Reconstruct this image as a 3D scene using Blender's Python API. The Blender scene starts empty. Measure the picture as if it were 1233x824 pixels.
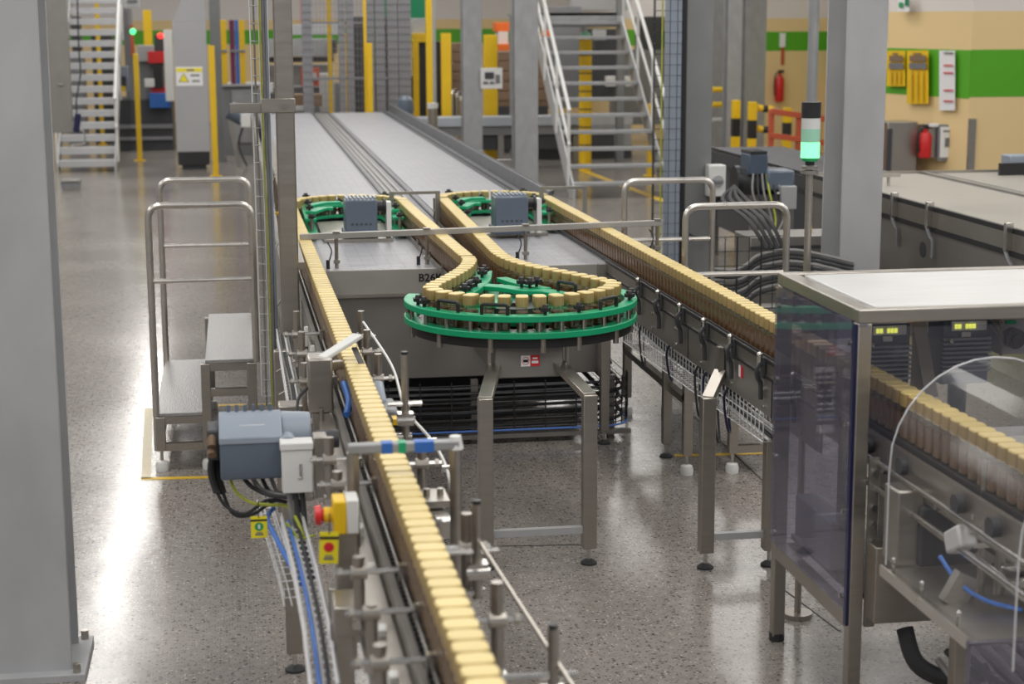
import bpy, math, random
from mathutils import Vector, Matrix
random.seed(7)
SC = bpy.context.scene
COL = SC.collection
PI = math.pi

# ------------------------------------------------------------------ camera
W_, H_, F_ = 1233.0, 824.0, 2100.0
CAM = Vector((0, 0, 2.4))
pitch, yaw, roll = math.radians(10.556), math.radians(8.911), -0.004
cp, sp, cy_, sy_ = math.cos(pitch), math.sin(pitch), math.cos(yaw), math.sin(yaw)
FW = Vector((sy_*cp, cy_*cp, -sp)); R0 = Vector((cy_, -sy_, 0)); U0 = R0.cross(FW)
RT = R0*math.cos(roll) + U0*math.sin(roll); UP = U0*math.cos(roll) - R0*math.sin(roll)
cd = bpy.data.cameras.new('camera'); cam = bpy.data.objects.new('camera', cd); COL.objects.link(cam)
m = Matrix((RT, UP, -FW)).transposed().to_4x4(); m.translation = CAM; cam.matrix_world = m
cd.sensor_fit = 'HORIZONTAL'; cd.sensor_width = 36; cd.lens = 36*F_/W_
cd.clip_end = 200
cd.dof.use_dof = True; cd.dof.focus_distance = 8.0; cd.dof.aperture_fstop = 3.2
SC.camera = cam
def ray(x, y): return FW + RT*((x-W_/2)/F_) + UP*((H_/2-y)/F_)
def AZ(x, y, z=0.0):
    d = ray(x, y); return CAM + d*((z-CAM.z)/d.z)
def AY(x, y, Y):
    d = ray(x, y); return CAM + d*(Y/d.y)

# ------------------------------------------------------------------ light
wd = bpy.data.worlds.new('world'); SC.world = wd; wd.use_nodes = True
bg = wd.node_tree.nodes['Background']; bg.inputs[0].default_value = (0.93, 0.95, 1.0, 1); bg.inputs[1].default_value = 0.27
SC.view_settings.view_transform = 'Standard'; SC.view_settings.look = 'None'
SC.view_settings.exposure = 0.0; SC.view_settings.gamma = 1.0; SC.view_settings.use_curve_mapping = False
LAMP_Z = 5.0
for lx in (-5.6, -1.78, 2.1, 6.0, 10.2):
    for k in range(9):
        ld = bpy.data.lights.new('strip_and_fill', 'AREA'); ld.shape = 'RECTANGLE'; ld.size = 0.16 if abs(lx+1.78) < 0.1 else 2.0; ld.size_y = 2.6  # narrow row: strips; other rows: unseen panels widened to keep floor reflections soft
        ld.energy = 66 if abs(lx+1.78) < 0.1 else 76; ld.color = (1.0, 0.97, 0.92)
        lo = bpy.data.objects.new('strip_and_fill_light', ld); COL.objects.link(lo); lo.location = (lx, -1 + k*4.6, LAMP_Z)

# ------------------------------------------------------------------ materials
def nodes(name):
    mt = bpy.data.materials.new(name); mt.use_nodes = True
    nt = mt.node_tree; return mt, nt, nt.nodes['Principled BSDF']
def mat(name, col, rough=0.5, metal=0.0, var=0.08, scale=6.0, stretch=(1, 1, 1), rvar=0.08, bump=0.0, bscale=60, spec=0.5, rnd=0.0, emit=None, es=1.0, coat=0.0):
    mt, nt, b = nodes(name); N = nt.nodes.new; L = nt.links.new
    tc = N('ShaderNodeTexCoord'); mp = N('ShaderNodeMapping'); mp.inputs['Scale'].default_value = stretch
    L(tc.outputs['Object'], mp.inputs[0])
    nz = N('ShaderNodeTexNoise'); nz.inputs['Scale'].default_value = scale; nz.inputs['Detail'].default_value = 5
    L(mp.outputs[0], nz.inputs['Vector'])
    cr = N('ShaderNodeMix'); cr.data_type = 'RGBA'
    cr.inputs[6].default_value = (*[c*(1-var) for c in col], 1); cr.inputs[7].default_value = (*[min(1, c*(1+var)) for c in col], 1)
    L(nz.outputs['Fac'], cr.inputs[0]); out = cr.outputs[2]
    if rnd:
        oi = N('ShaderNodeObjectInfo'); mr = N('ShaderNodeMapRange'); mr.inputs[3].default_value = 1-rnd; mr.inputs[4].default_value = 1+rnd
        L(oi.outputs['Random'], mr.inputs[0]); hs = N('ShaderNodeHueSaturation'); L(mr.outputs[0], hs.inputs['Value']); L(out, hs.inputs['Color']); out = hs.outputs[0]
    L(out, b.inputs['Base Color'])
    rr = N('ShaderNodeMapRange'); rr.inputs[3].default_value = max(0.02, rough-rvar); rr.inputs[4].default_value = min(1, rough+rvar)
    L(nz.outputs['Fac'], rr.inputs[0]); L(rr.outputs[0], b.inputs['Roughness'])
    b.inputs['Metallic'].default_value = metal; b.inputs['Specular IOR Level'].default_value = spec
    if coat: b.inputs['Coat Weight'].default_value = coat; b.inputs['Coat Roughness'].default_value = 0.1
    if bump:
        n2 = N('ShaderNodeTexNoise'); n2.inputs['Scale'].default_value = bscale; L(mp.outputs[0], n2.inputs['Vector'])
        bp = N('ShaderNodeBump'); bp.inputs['Strength'].default_value = bump; bp.inputs['Distance'].default_value = 0.01
        L(n2.outputs['Fac'], bp.inputs['Height']); L(bp.outputs[0], b.inputs['Normal'])
    if emit: b.inputs['Emission Color'].default_value = (*emit, 1); b.inputs['Emission Strength'].default_value = es
    return mt
def clear(name, tint, gloss=0.12, rough=0.05, haze=0.0, edge=0.28):
    mt = bpy.data.materials.new(name); mt.use_nodes = True; nt = mt.node_tree; nt.nodes.clear(); N = nt.nodes.new; L = nt.links.new
    o = N('ShaderNodeOutputMaterial'); tr = N('ShaderNodeBsdfTransparent'); tr.inputs[0].default_value = (*tint, 1)
    gl = N('ShaderNodeBsdfGlossy'); gl.inputs['Roughness'].default_value = rough; gl.inputs[0].default_value = (1, 1, 1, 1)
    lw = N('ShaderNodeLayerWeight'); lw.inputs[0].default_value = 0.25
    mr = N('ShaderNodeMapRange'); mr.inputs[3].default_value = gloss; mr.inputs[4].default_value = min(1, gloss+edge)
    nz = N('ShaderNodeTexNoise'); nz.inputs['Scale'].default_value = 3
    mx = N('ShaderNodeMixShader'); L(lw.outputs['Facing'], mr.inputs[0]); L(mr.outputs[0], mx.inputs[0]); L(tr.outputs[0], mx.inputs[1]); L(gl.outputs[0], mx.inputs[2])
    ma = N('ShaderNodeMapRange'); ma.inputs[3].default_value = rough*0.6; ma.inputs[4].default_value = rough*1.6; L(nz.outputs['Fac'], ma.inputs[0]); L(ma.outputs[0], gl.inputs['Roughness'])
    out = mx.outputs[0]
    if haze:
        df = N('ShaderNodeBsdfDiffuse'); df.inputs[0].default_value = (0.5, 0.49, 0.58, 1); m2 = N('ShaderNodeMixShader'); m2.inputs[0].default_value = haze
        L(out, m2.inputs[1]); L(df.outputs[0], m2.inputs[2]); out = m2.outputs[0]
    L(out, o.inputs[0]); return mt
def floor_mat():
    mt, nt, b = nodes('polished_concrete'); N = nt.nodes.new; L = nt.links.new
    tc = N('ShaderNodeTexCoord')
    n1 = N('ShaderNodeTexNoise'); n1.inputs['Scale'].default_value = 0.7; n1.inputs['Detail'].default_value = 8; L(tc.outputs['Object'], n1.inputs['Vector'])
    n2 = N('ShaderNodeTexNoise'); n2.inputs['Scale'].default_value = 22; n2.inputs['Detail'].default_value = 6; L(tc.outputs['Object'], n2.inputs['Vector'])
    base = N('ShaderNodeMix'); base.data_type = 'RGBA'; base.inputs[6].default_value = (0.190, 0.168, 0.150, 1); base.inputs[7].default_value = (0.30, 0.273, 0.25, 1)
    ad = N('ShaderNodeMath'); ad.operation = 'ADD'; mu = N('ShaderNodeMath'); mu.operation = 'MULTIPLY'; mu.inputs[1].default_value = 0.5
    L(n1.outputs['Fac'], ad.inputs[0]); L(n2.outputs['Fac'], ad.inputs[1]); L(ad.outputs[0], mu.inputs[0])
    rp = N('ShaderNodeMapRange'); rp.inputs[1].default_value = 0.35; rp.inputs[2].default_value = 0.65; L(mu.outputs[0], rp.inputs[0]); L(rp.outputs[0], base.inputs[0])
    col = base.outputs[2]
    for sc, th, keep, c in ((42, 0.30, 0.55, (0.035, 0.03, 0.028, 1)), (90, 0.34, 0.5, (0.06, 0.05, 0.045, 1)), (60, 0.26, 0.72, (0.52, 0.48, 0.42, 1))):
        v = N('ShaderNodeTexVoronoi'); v.inputs['Scale'].default_value = sc; L(tc.outputs['Object'], v.inputs['Vector'])
        lt = N('ShaderNodeMath'); lt.operation = 'LESS_THAN'; lt.inputs[1].default_value = th; L(v.outputs['Distance'], lt.inputs[0])
        sx = N('ShaderNodeSeparateColor'); L(v.outputs['Color'], sx.inputs[0])
        gt = N('ShaderNodeMath'); gt.operation = 'GREATER_THAN'; gt.inputs[1].default_value = keep; L(sx.outputs[0], gt.inputs[0])
        mm = N('ShaderNodeMath'); mm.operation = 'MULTIPLY'; L(lt.outputs[0], mm.inputs[0]); L(gt.outputs[0], mm.inputs[1])
        m2 = N('ShaderNodeMath'); m2.operation = 'MULTIPLY'; m2.inputs[1].default_value = 0.8; L(mm.outputs[0], m2.inputs[0])
        mx = N('ShaderNodeMix'); mx.data_type = 'RGBA'; mx.inputs[7].default_value = c; L(m2.outputs[0], mx.inputs[0]); L(col, mx.inputs[6]); col = mx.outputs[2]
    L(col, b.inputs['Base Color'])
    rr = N('ShaderNodeMapRange'); rr.inputs[3].default_value = 0.13; rr.inputs[4].default_value = 0.25; L(n1.outputs['Fac'], rr.inputs[0]); L(rr.outputs[0], b.inputs['Roughness'])
    b.inputs['Specular IOR Level'].default_value = 0.5
    n3 = N('ShaderNodeTexNoise'); n3.inputs['Scale'].default_value = 4; n3.inputs['Detail'].default_value = 3; L(tc.outputs['Object'], n3.inputs['Vector'])
    bp = N('ShaderNodeBump'); bp.inputs['Strength'].default_value = 0.045; bp.inputs['Distance'].default_value = 0.05; L(n3.outputs['Fac'], bp.inputs['Height']); L(bp.outputs[0], b.inputs['Normal'])
    return mt
def belt_mat():
    mt, nt, b = nodes('modular_belt'); N = nt.nodes.new; L = nt.links.new
    tc = N('ShaderNodeTexCoord'); br = N('ShaderNodeTexBrick'); L(tc.outputs['Object'], br.inputs['Vector'])
    br.inputs['Scale'].default_value = 1; br.inputs['Brick Width'].default_value = 0.15; br.inputs['Row Height'].default_value = 0.05; br.inputs['Mortar Size'].default_value = 0.0025
    br.inputs['Color1'].default_value = (0.285, 0.285, 0.305, 1); br.inputs['Color2'].default_value = (0.33, 0.33, 0.35, 1); br.inputs['Mortar'].default_value = (0.16, 0.16, 0.17, 1)
    L(br.outputs['Color'], b.inputs['Base Color']); b.inputs['Roughness'].default_value = 0.42
    bp = N('ShaderNodeBump'); bp.inputs['Strength'].default_value = 0.3; bp.inputs['Distance'].default_value = 0.004; bp.invert = True
    L(br.outputs['Fac'], bp.inputs['Height']); L(bp.outputs[0], b.inputs['Normal']); return mt

M = {}
M['floor'] = floor_mat(); M['belt'] = belt_mat()
M['steel'] = mat('stainless_steel', (0.42, 0.39, 0.35), 0.34, 0.9, 0.12, 9, (1, 1, 6), 0.08)
M['steel_b'] = mat('polished_stainless', (0.62, 0.60, 0.57), 0.2, 1.0, 0.06, 20)
M['steel_s'] = mat('satin_stainless', (0.60, 0.57, 0.53), 0.30, 0.9, 0.08, 20)
M['steel_d'] = mat('dull_stainless', (0.31, 0.295, 0.275), 0.42, 0.75, 0.14, 5)
M['satin_l'] = mat('light_satin_sheet', (0.40, 0.385, 0.36), 0.42, 0.45, 0.10, 6)
M['satin_m'] = mat('grey_satin_sheet', (0.235, 0.225, 0.21), 0.45, 0.4, 0.12, 3)
M['guard'] = mat('dark_grey_wear_plastic', (0.105, 0.108, 0.12), 0.4, 0.1, 0.12, 6)
M['roof'] = mat('bright_brushed_sheet', (0.64, 0.635, 0.63), 0.38, 0.35, 0.14, 4, (1, 6, 1))
M['galv'] = mat('galvanised_steel', (0.34, 0.345, 0.35), 0.52, 0.35, 0.22, 9, (1, 1, 0.6), 0.1, 0.05, 40)
M['galv_l'] = mat('light_galvanised_steel', (0.47, 0.475, 0.48), 0.5, 0.25, 0.10, 7, (1, 1, .5), 0.08)
M['colpaint'] = mat('weathered_grey_column_coating', (0.41, 0.415, 0.425), 0.62, 0.1, 0.30, 3.2, (1, 1, .5), 0.08, 0.05, 30)
M['colpaint_d'] = mat('grey_beam_coating', (0.22, 0.225, 0.225), 0.55, 0.2, 0.2, 5, (1, 1, .5))
M['plate'] = mat('perforated_plate', (0.40, 0.395, 0.39), 0.4, 0.6, 0.25, 60, (1, .2, 1), 0.1, 0.25, 140)
M['green'] = mat('green_polyethylene', (0.004, 0.34, 0.15), 0.38, 0, 0.08, 10)
M['black'] = mat('black_plastic', (0.018, 0.018, 0.02), 0.42, 0, 0.2, 20)
M['rubber'] = mat('black_rubber', (0.03, 0.03, 0.032), 0.7, 0, 0.2, 20)
M['dark'] = mat('dark_machine_paint', (0.05, 0.052, 0.058), 0.5, 0.1, 0.2, 6)
M['greypaint'] = mat('light_grey_paint', (0.36, 0.36, 0.37), 0.42, 0, 0.05, 4)
M['midgrey'] = mat('mid_grey_paint', (0.22, 0.225, 0.235), 0.45, 0.1, 0.1, 5)
M['motor'] = mat('blue_grey_motor_paint', (0.115, 0.145, 0.19), 0.32, 0.0, 0.08, 8, coat=0.2)
M['motor_l'] = mat('pale_blue_grey_motor_paint', (0.27, 0.31, 0.37), 0.35, 0.0, 0.06, 8)
M['servo'] = mat('slate_servo_paint', (0.085, 0.115, 0.165), 0.35, 0.2, 0.1, 8)
M['white'] = mat('white_plastic', (0.68, 0.68, 0.66), 0.42, 0, 0.04, 8)
M['paper'] = mat('white_paper', (0.75, 0.75, 0.76), 0.7, 0, 0.03, 8)
M['yellow'] = mat('yellow_safety_paint', (0.78, 0.50, 0.01), 0.42, 0, 0.08, 6)
M['tagyel'] = mat('yellow_tag_plastic', (0.82, 0.70, 0.02), 0.5, 0, 0.05, 20)
M['redp'] = mat('red_plastic', (0.60, 0.02, 0.02), 0.35, 0, 0.1, 12)
M['orange'] = mat('red_orange_rail_paint', (0.46, 0.085, 0.035), 0.45, 0, 0.1, 6)
M['orange2'] = mat('bright_orange_plastic', (0.85, 0.17, 0.02), 0.45, 0, 0.08, 6)
M['blue'] = mat('blue_plastic', (0.03, 0.14, 0.48), 0.45, 0, 0.1, 8)
M['carton'] = mat('brown_carton', (0.24, 0.155, 0.10), 0.75, 0, 0.15, 7)
M['wood'] = mat('brown_board', (0.20, 0.13, 0.08), 0.7, 0, 0.2, 7)
M['cream'] = mat('cream_wall_paint', (0.76, 0.57, 0.29), 0.6, 0, 0.04, 0.8)
M['wallwhite'] = mat('off_white_wall_paint', (0.70, 0.655, 0.62), 0.65, 0, 0.04, 0.8)
M['stripe'] = mat('green_wall_stripe', (0.085, 0.37, 0.012), 0.5, 0, 0.06, 1.2)
M['linepaint'] = mat('yellow_floor_line', (0.70, 0.45, 0.03), 0.4, 0, 0.2, 6)
M['linefade'] = mat('worn_cream_floor_line', (0.55, 0.47, 0.27), 0.35, 0, 0.2, 6)
M['joint'] = mat('dark_floor_joint', (0.05, 0.045, 0.04), 0.6)
M['lid'] = mat('gold_lid', (0.67, 0.52, 0.205), 0.38, 0.15, 0.06, 60, rnd=0.06)
M['lidside'] = mat('tan_gold_lid_rim', (0.46, 0.33, 0.14), 0.4, 0.2, 0.45, 260, (1, 1, 0.02), 0.05, rnd=0.06)
M['coffee'] = mat('brown_coffee', (0.15, 0.065, 0.026), 0.7, 0, 0.4, 90)
M['glass'] = clear('jar_glass', (0.93, 0.93, 0.80), 0.14, 0.08)
M['poly'] = clear('smoked_polycarbonate', (0.66, 0.65, 0.74), 0.06, 0.03, 0.085)
M['acryl'] = clear('clear_acrylic', (0.90, 0.90, 0.91), 0.012, 0.08, 0.03, 0.12)
M['acryl_edge'] = mat('acrylic_edge', (0.55, 0.56, 0.58), 0.25, 0, 0.05)
M['navy'] = mat('navy_panel_edge', (0.01, 0.013, 0.06), 0.3, 0, 0.1)
M['ledgreen'] = mat('lit_green_lens', (0.1, 0.8, 0.35), 0.3, emit=(0.22, 1.0, 0.36), es=1.5)
M['lensgreen'] = mat('pale_green_lens', (0.30, 0.52, 0.40), 0.25, emit=(0.2, 0.6, 0.35), es=0.12)
M['lensclear'] = mat('clear_lens', (0.62, 0.63, 0.62), 0.2)
M['greenlamp'] = mat('small_green_lamp', (0.1, 0.8, 0.3), 0.3, emit=(0.08, 1, 0.3), es=1.8)
M['redlamp'] = mat('small_red_lamp', (0.8, 0.05, 0.05), 0.3, emit=(1, 0.04, 0.03), es=1.5)
M['ledyel'] = mat('yellow_status_leds', (0.8, 0.8, 0.1), 0.3, emit=(0.95, 1.0, 0.15), es=0.8)
M['cable'] = mat('dark_cable', (0.035, 0.036, 0.04), 0.72, 0, 0.2, 30)
M['cableg'] = mat('grey_cable', (0.22, 0.215, 0.21), 0.5, 0, 0.2, 30)
M['cableb'] = mat('blue_cable', (0.07, 0.20, 0.62), 0.45, 0, 0.1, 30)
M['cabley'] = mat('yellow_green_cable', (0.36, 0.40, 0.05), 0.45, 0, 0.2, 30)
M['wire'] = mat('bright_zinc_wire', (0.78, 0.78, 0.79), 0.4, 0.3, 0.1, 20)
M['wired'] = mat('black_coated_wire', (0.03, 0.03, 0.032), 0.45, 0.2, 0.1, 20)
M['chain'] = mat('dark_chain_plastic', (0.045, 0.045, 0.05), 0.5, 0.1, 0.2, 30)
M['ink'] = mat('black_ink', (0.012, 0.012, 0.014), 0.5)
M['inkg'] = mat('green_ink', (0.01, 0.30, 0.09), 0.5)
M['inkr'] = mat('red_ink', (0.62, 0.02, 0.03), 0.5)
M['inkgrey'] = mat('grey_ink', (0.16, 0.16, 0.17), 0.5)
M['magenta'] = mat('dark_purple_hose', (0.14, 0.02, 0.07), 0.5)
M['dkgreen'] = mat('dark_green_panel', (0.004, 0.20, 0.085), 0.5)
M['purplegrey'] = mat('grey_aluminium_profile', (0.30, 0.30, 0.325), 0.45, 0.3, 0.08, 6)
M['tabletop'] = mat('tan_conveyor_belt', (0.36, 0.335, 0.29), 0.4, 0, 0.05, 4)
M['palebl'] = mat('pale_blue_table', (0.40, 0.44, 0.49), 0.4)

# ------------------------------------------------------------------ mesh builder
ORG = {}
def org(o): return ORG.get(o.name, Vector((0, 0, 0))) if o else Vector((0, 0, 0))
class MB:
    def __init__(s): s.v = []; s.f = []; s.mi = []; s.cur = 0
    def add(s, vs, fs):
        b = len(s.v); s.v += [tuple(v) for v in vs]; s.f += [tuple(b+i for i in f) for f in fs]; s.mi += [s.cur]*len(fs); return s
    def use(s, i): s.cur = i; return s
    def box(s, x0, x1, y0, y1, z0, z1):
        return s.add([(x0,y0,z0),(x1,y0,z0),(x1,y1,z0),(x0,y1,z0),(x0,y0,z1),(x1,y0,z1),(x1,y1,z1),(x0,y1,z1)],
                     [(0,3,2,1),(4,5,6,7),(0,1,5,4),(1,2,6,5),(2,3,7,6),(3,0,4,7)])
    def obox(s, c, size, rot=None):
        c = Vector(c); hx, hy, hz = size[0]/2, size[1]/2, size[2]/2
        vs = [Vector(p) for p in ((-hx,-hy,-hz),(hx,-hy,-hz),(hx,hy,-hz),(-hx,hy,-hz),(-hx,-hy,hz),(hx,-hy,hz),(hx,hy,hz),(-hx,hy,hz))]
        if rot is not None: vs = [rot @ v for v in vs]
        return s.add([v+c for v in vs], [(0,3,2,1),(4,5,6,7),(0,1,5,4),(1,2,6,5),(2,3,7,6),(3,0,4,7)])
    def bar(s, p0, p1, w, h, up=(0, 0, 1)):
        p0, p1 = Vector(p0), Vector(p1); d = (p1-p0); L = d.length; d.normalize(); u = Vector(up)
        if abs(d.dot(u)) > 0.98: u = Vector((0, 1, 0))
        r = d.cross(u).normalized(); u = r.cross(d)
        rot = Matrix((r, d, u)).transposed()
        return s.obox((p0+p1)/2, (w, L, h), rot)
    def cyl(s, p0, p1, r, r1=None, n=10, caps=True):
        p0, p1 = Vector(p0), Vector(p1); r1 = r if r1 is None else r1
        d = (p1-p0).normalized(); a = Vector((0, 0, 1)) if abs(d.z) < 0.9 else Vector((1, 0, 0)); u = d.cross(a).normalized(); w = d.cross(u)
        vs = []; 
        for k in range(n):
            t = 2*PI*k/n; o = u*math.cos(t)+w*math.sin(t); vs += [p0+o*r, p1+o*r1]
        fs = [(2*k, 2*((k+1) % n), 2*((k+1) % n)+1, 2*k+1) for k in range(n)]
        fs = [f[::-1] for f in fs]
        if caps: fs += [tuple(2*k for k in range(n)), tuple(2*k+1 for k in reversed(range(n)))]
        return s.add(vs, fs)
    def tube(s, pts, r, n=8, caps=True):
        pts = [Vector(p) for p in pts]; rings = []; pu = None
        for i, p in enumerate(pts):
            d = ((pts[i+1]-p) if i == 0 else (p-pts[i-1]) if i == len(pts)-1 else ((pts[i+1]-p).normalized()+(p-pts[i-1]).normalized())).normalized()
            if pu is None: a = Vector((0, 0, 1)) if abs(d.z) < 0.9 else Vector((1, 0, 0)); u = d.cross(a).normalized()
            else: u = (pu - d*pu.dot(d)).normalized()
            pu = u; w = d.cross(u); rings.append([p+(u*math.cos(2*PI*k/n)+w*math.sin(2*PI*k/n))*r for k in range(n)])
        vs = [v for rg in rings for v in rg]; fs = []
        for i in range(len(rings)-1):
            for k in range(n):
                a, b = i*n+k, i*n+(k+1) % n; fs.append((a, b, b+n, a+n))
        if caps: fs += [tuple(reversed(range(n))), tuple((len(rings)-1)*n+k for k in range(n))]
        return s.add(vs, fs)
    def prism(s, pts, z0, z1):   # xy polygon, counter-clockwise
        n = len(pts); vs = [(x, y, z0) for x, y in pts]+[(x, y, z1) for x, y in pts]
        return s.add(vs, [tuple(reversed(range(n))), tuple(range(n, 2*n))]+[(k, (k+1) % n, n+(k+1) % n, n+k) for k in range(n)])
    def prism_y(s, pts, y0, y1):  # xz polygon extruded along y
        n = len(pts); vs = [(x, y0, z) for x, z in pts]+[(x, y1, z) for x, z in pts]
        return s.add(vs, [tuple(range(n)), tuple(reversed(range(n, 2*n)))]+[((k+1) % n, k, n+k, n+(k+1) % n) for k in range(n)])
    def prism_x(s, pts, x0, x1):  # yz polygon extruded along x
        n = len(pts); vs = [(x0, y, z) for y, z in pts]+[(x1, y, z) for y, z in pts]
        return s.add(vs, [tuple(reversed(range(n))), tuple(range(n, 2*n))]+[(k, (k+1) % n, n+(k+1) % n, n+k) for k in range(n)])
    def ring(s, cx, cy, ri, ro, z0, z1, a0=0.0, a1=2*PI, n=48):
        full = abs(a1-a0-2*PI) < 1e-6; N = n if full else n+1; vs = []
        for k in range(N):
            t = a0+(a1-a0)*k/n; c, q = math.cos(t), math.sin(t)
            vs += [(cx+ri*c, cy+ri*q, z0), (cx+ro*c, cy+ro*q, z0), (cx+ro*c, cy+ro*q, z1), (cx+ri*c, cy+ri*q, z1)]
        fs = []
        for k in range(n):
            a, b = 4*k, 4*((k+1) % N)
            fs += [(a, b, b+1, a+1), (a+1, b+1, b+2, a+2), (a+2, b+2, b+3, a+3), (a+3, b+3, b, a)]
        fs = [f[::-1] for f in fs]
        fs = [f[::-1] for f in fs]
        if not full: fs += [(0, 1, 2, 3), (4*n+3, 4*n+2, 4*n+1, 4*n)]
        return s.add(vs, fs)
    def band(s, pts, w, z0, z1):   # flat strip of width w along an xy polyline
        P = [Vector((x, y)) for x, y in pts]; n = len(P); vs = []
        for i, p in enumerate(P):
            d = (P[min(i+1, n-1)]-P[max(i-1, 0)]).normalized(); q = Vector((-d.y, d.x))*w/2
            a, b = p+q, p-q; vs += [(a.x, a.y, z0), (b.x, b.y, z0), (b.x, b.y, z1), (a.x, a.y, z1)]
        fs = []
        for i in range(n-1):
            a, b = 4*i, 4*i+4; fs += [(a, b, b+1, a+1), (a+1, b+1, b+2, a+2), (a+2, b+2, b+3, a+3), (a+3, b+3, b, a)]
        fs += [(0, 1, 2, 3), (4*n-1, 4*n-2, 4*n-3, 4*n-4)]
        return s.add(vs, fs)
    def lathe(s, c, prof, n=16):
        c = Vector(c); vs = []; m_ = len(prof)
        for k in range(n):
            t = 2*PI*k/n
            vs += [(c.x+r*math.cos(t), c.y+r*math.sin(t), c.z+z) for r, z in prof]
        fs = []
        for k in range(n):
            a, b = k*m_, ((k+1) % n)*m_
            for j in range(m_-1): fs.append((a+j, b+j, b+j+1, a+j+1))
        fs += [tuple(k*m_ for k in reversed(range(n))), tuple(k*m_+m_-1 for k in range(n))]
        return s.add(vs, fs)
    def ball(s, c, r, n=10):
        prof = [(max(1e-4, r*math.sin(PI*j/6)), -r*math.cos(PI*j/6)) for j in range(7)]
        return s.lathe(c, prof, n)
    def split(s):
        """keep the first connected piece, hand back the others"""
        par = list(range(len(s.v)))
        def fd(a):
            while par[a] != a: par[a] = par[par[a]]; a = par[a]
            return a
        for f in s.f:
            r0 = fd(f[0])
            for q in f[1:]: par[fd(q)] = r0
        comp = {}
        for i, v in enumerate(s.v):
            c = comp.setdefault(fd(i), [list(v), list(v)])
            for k in range(3): c[0][k] = min(c[0][k], v[k]); c[1][k] = max(c[1][k], v[k])
        if len(comp) < 2: return []
        ks = list(comp); grp = {k: k for k in ks}
        def gf(a):
            while grp[a] != a: a = grp[a]
            return a
        for i, a in enumerate(ks):
            for b in ks[i+1:]:
                A, Bq = comp[a], comp[b]
                if all(A[0][k] <= Bq[1][k]+0.002 and Bq[0][k] <= A[1][k]+0.002 for k in range(3)): grp[gf(b)] = gf(a)
        roots = {}
        for fi, f in enumerate(s.f): roots.setdefault(gf(fd(f[0])), []).append(fi)
        if len(roots) < 2: return []
        out = []
        for fis in roots.values():
            mb = MB(); mp = {}
            for fi in fis:
                for q in s.f[fi]:
                    if q not in mp: mp[q] = len(mb.v); mb.v.append(s.v[q])
                mb.f.append(tuple(mp[q] for q in s.f[fi])); mb.mi.append(s.mi[fi])
            out.append(mb)
        s.v, s.f, s.mi = out[0].v, out[0].f, out[0].mi
        return out[1:]
    def build(s, name, mats, parent=None, bevel=0.0, smooth=True, origin=None):
        if not isinstance(mats, (list, tuple)): mats = [mats]
        o0 = Vector(origin) if origin is not None else org(parent)
        if parent is not None and name not in ('wire_mesh', 'chain_teeth'):
            extra = s.split()
            for e in extra: e.build(name, mats, parent, bevel, smooth, origin)
        me = bpy.data.meshes.new(name); me.from_pydata([(x-o0.x, y-o0.y, z-o0.z) for x, y, z in s.v], [], s.f)
        for k in mats: me.materials.append(M[k])
        me.polygons.foreach_set('material_index', s.mi)
        if smooth:
            me.polygons.foreach_set('use_smooth', [True]*len(me.polygons)); me.set_sharp_from_angle(angle=0.6)
        me.update()
        o = bpy.data.objects.new(name, me); COL.objects.link(o)
        if parent is not None: o.parent = parent
        if origin is not None and parent is None: o.location = o0
        ORG[o.name] = o0
        if bevel:
            bm_ = o.modifiers.new('bevel', 'BEVEL'); bm_.width = bevel; bm_.segments = 2; bm_.limit_method = 'ANGLE'
        return o
def tag(o, label=None, cat=None, group=None, kind=None):
    if label: o['label'] = label
    if cat: o['category'] = cat
    if group: o['group'] = group
    if kind: o['kind'] = kind
    return o
def thing(name, label, cat, loc=(0, 0, 0), group=None):
    o = bpy.data.objects.new(name, None); COL.objects.link(o); o.location = loc; o.empty_display_size = 0.1
    ORG[o.name] = Vector(loc); return tag(o, label, cat, group)
def inst(src, off, parent=None):
    c = src.copy(); COL.objects.link(c); c.location = src.location + Vector(off)
    if parent: c.parent = parent
    ORG[c.name] = org(src)+Vector(off); return c
def fillet(pts, rad, n=5):
    pts = [Vector(p) for p in pts]; out = [pts[0]]
    for i in range(1, len(pts)-1):
        a, b, c = pts[i-1], pts[i], pts[i+1]; u = (a-b).normalized(); v = (c-b).normalized()
        p0, p1 = b+u*rad, b+v*rad
        for k in range(n+1):
            t = k/n; out.append(p0*(1-t)**2+b*2*t*(1-t)+p1*t*t)
    out.append(pts[-1]); return out
def spline(P, n=8):
    P = [Vector(p) for p in P]; out = []
    for i in range(len(P)-1):
        p0, p1, p2, p3 = P[max(i-1, 0)], P[i], P[i+1], P[min(i+2, len(P)-1)]
        for k in range(n):
            t = k/n; out.append(0.5*((2*p1)+(p2-p0)*t+(2*p0-5*p1+4*p2-p3)*t*t+(3*p1-p0-3*p2+p3)*t**3))
    out.append(P[-1]); return out
def text(name, s, size, loc, mt, parent, rot=(PI/2, 0, 0), ext=0.0005, off=0.0):
    cu = bpy.data.curves.new(name, 'FONT'); cu.body = s; cu.size = size; cu.extrude = ext; cu.offset = off; cu.align_x = 'CENTER'; cu.align_y = 'CENTER'; cu.resolution_u = 2
    t = bpy.data.objects.new('tmp', cu); COL.objects.link(t); bpy.context.view_layer.update()
    me = bpy.data.meshes.new_from_object(t.evaluated_get(bpy.context.evaluated_depsgraph_get())); bpy.data.objects.remove(t)
    me.materials.clear(); me.materials.append(M[mt])
    o = bpy.data.objects.new(name, me); COL.objects.link(o); o.parent = parent; o.location = Vector(loc)-org(parent); o.rotation_euler = rot
    ORG[o.name] = Vector(loc); return o
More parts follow.
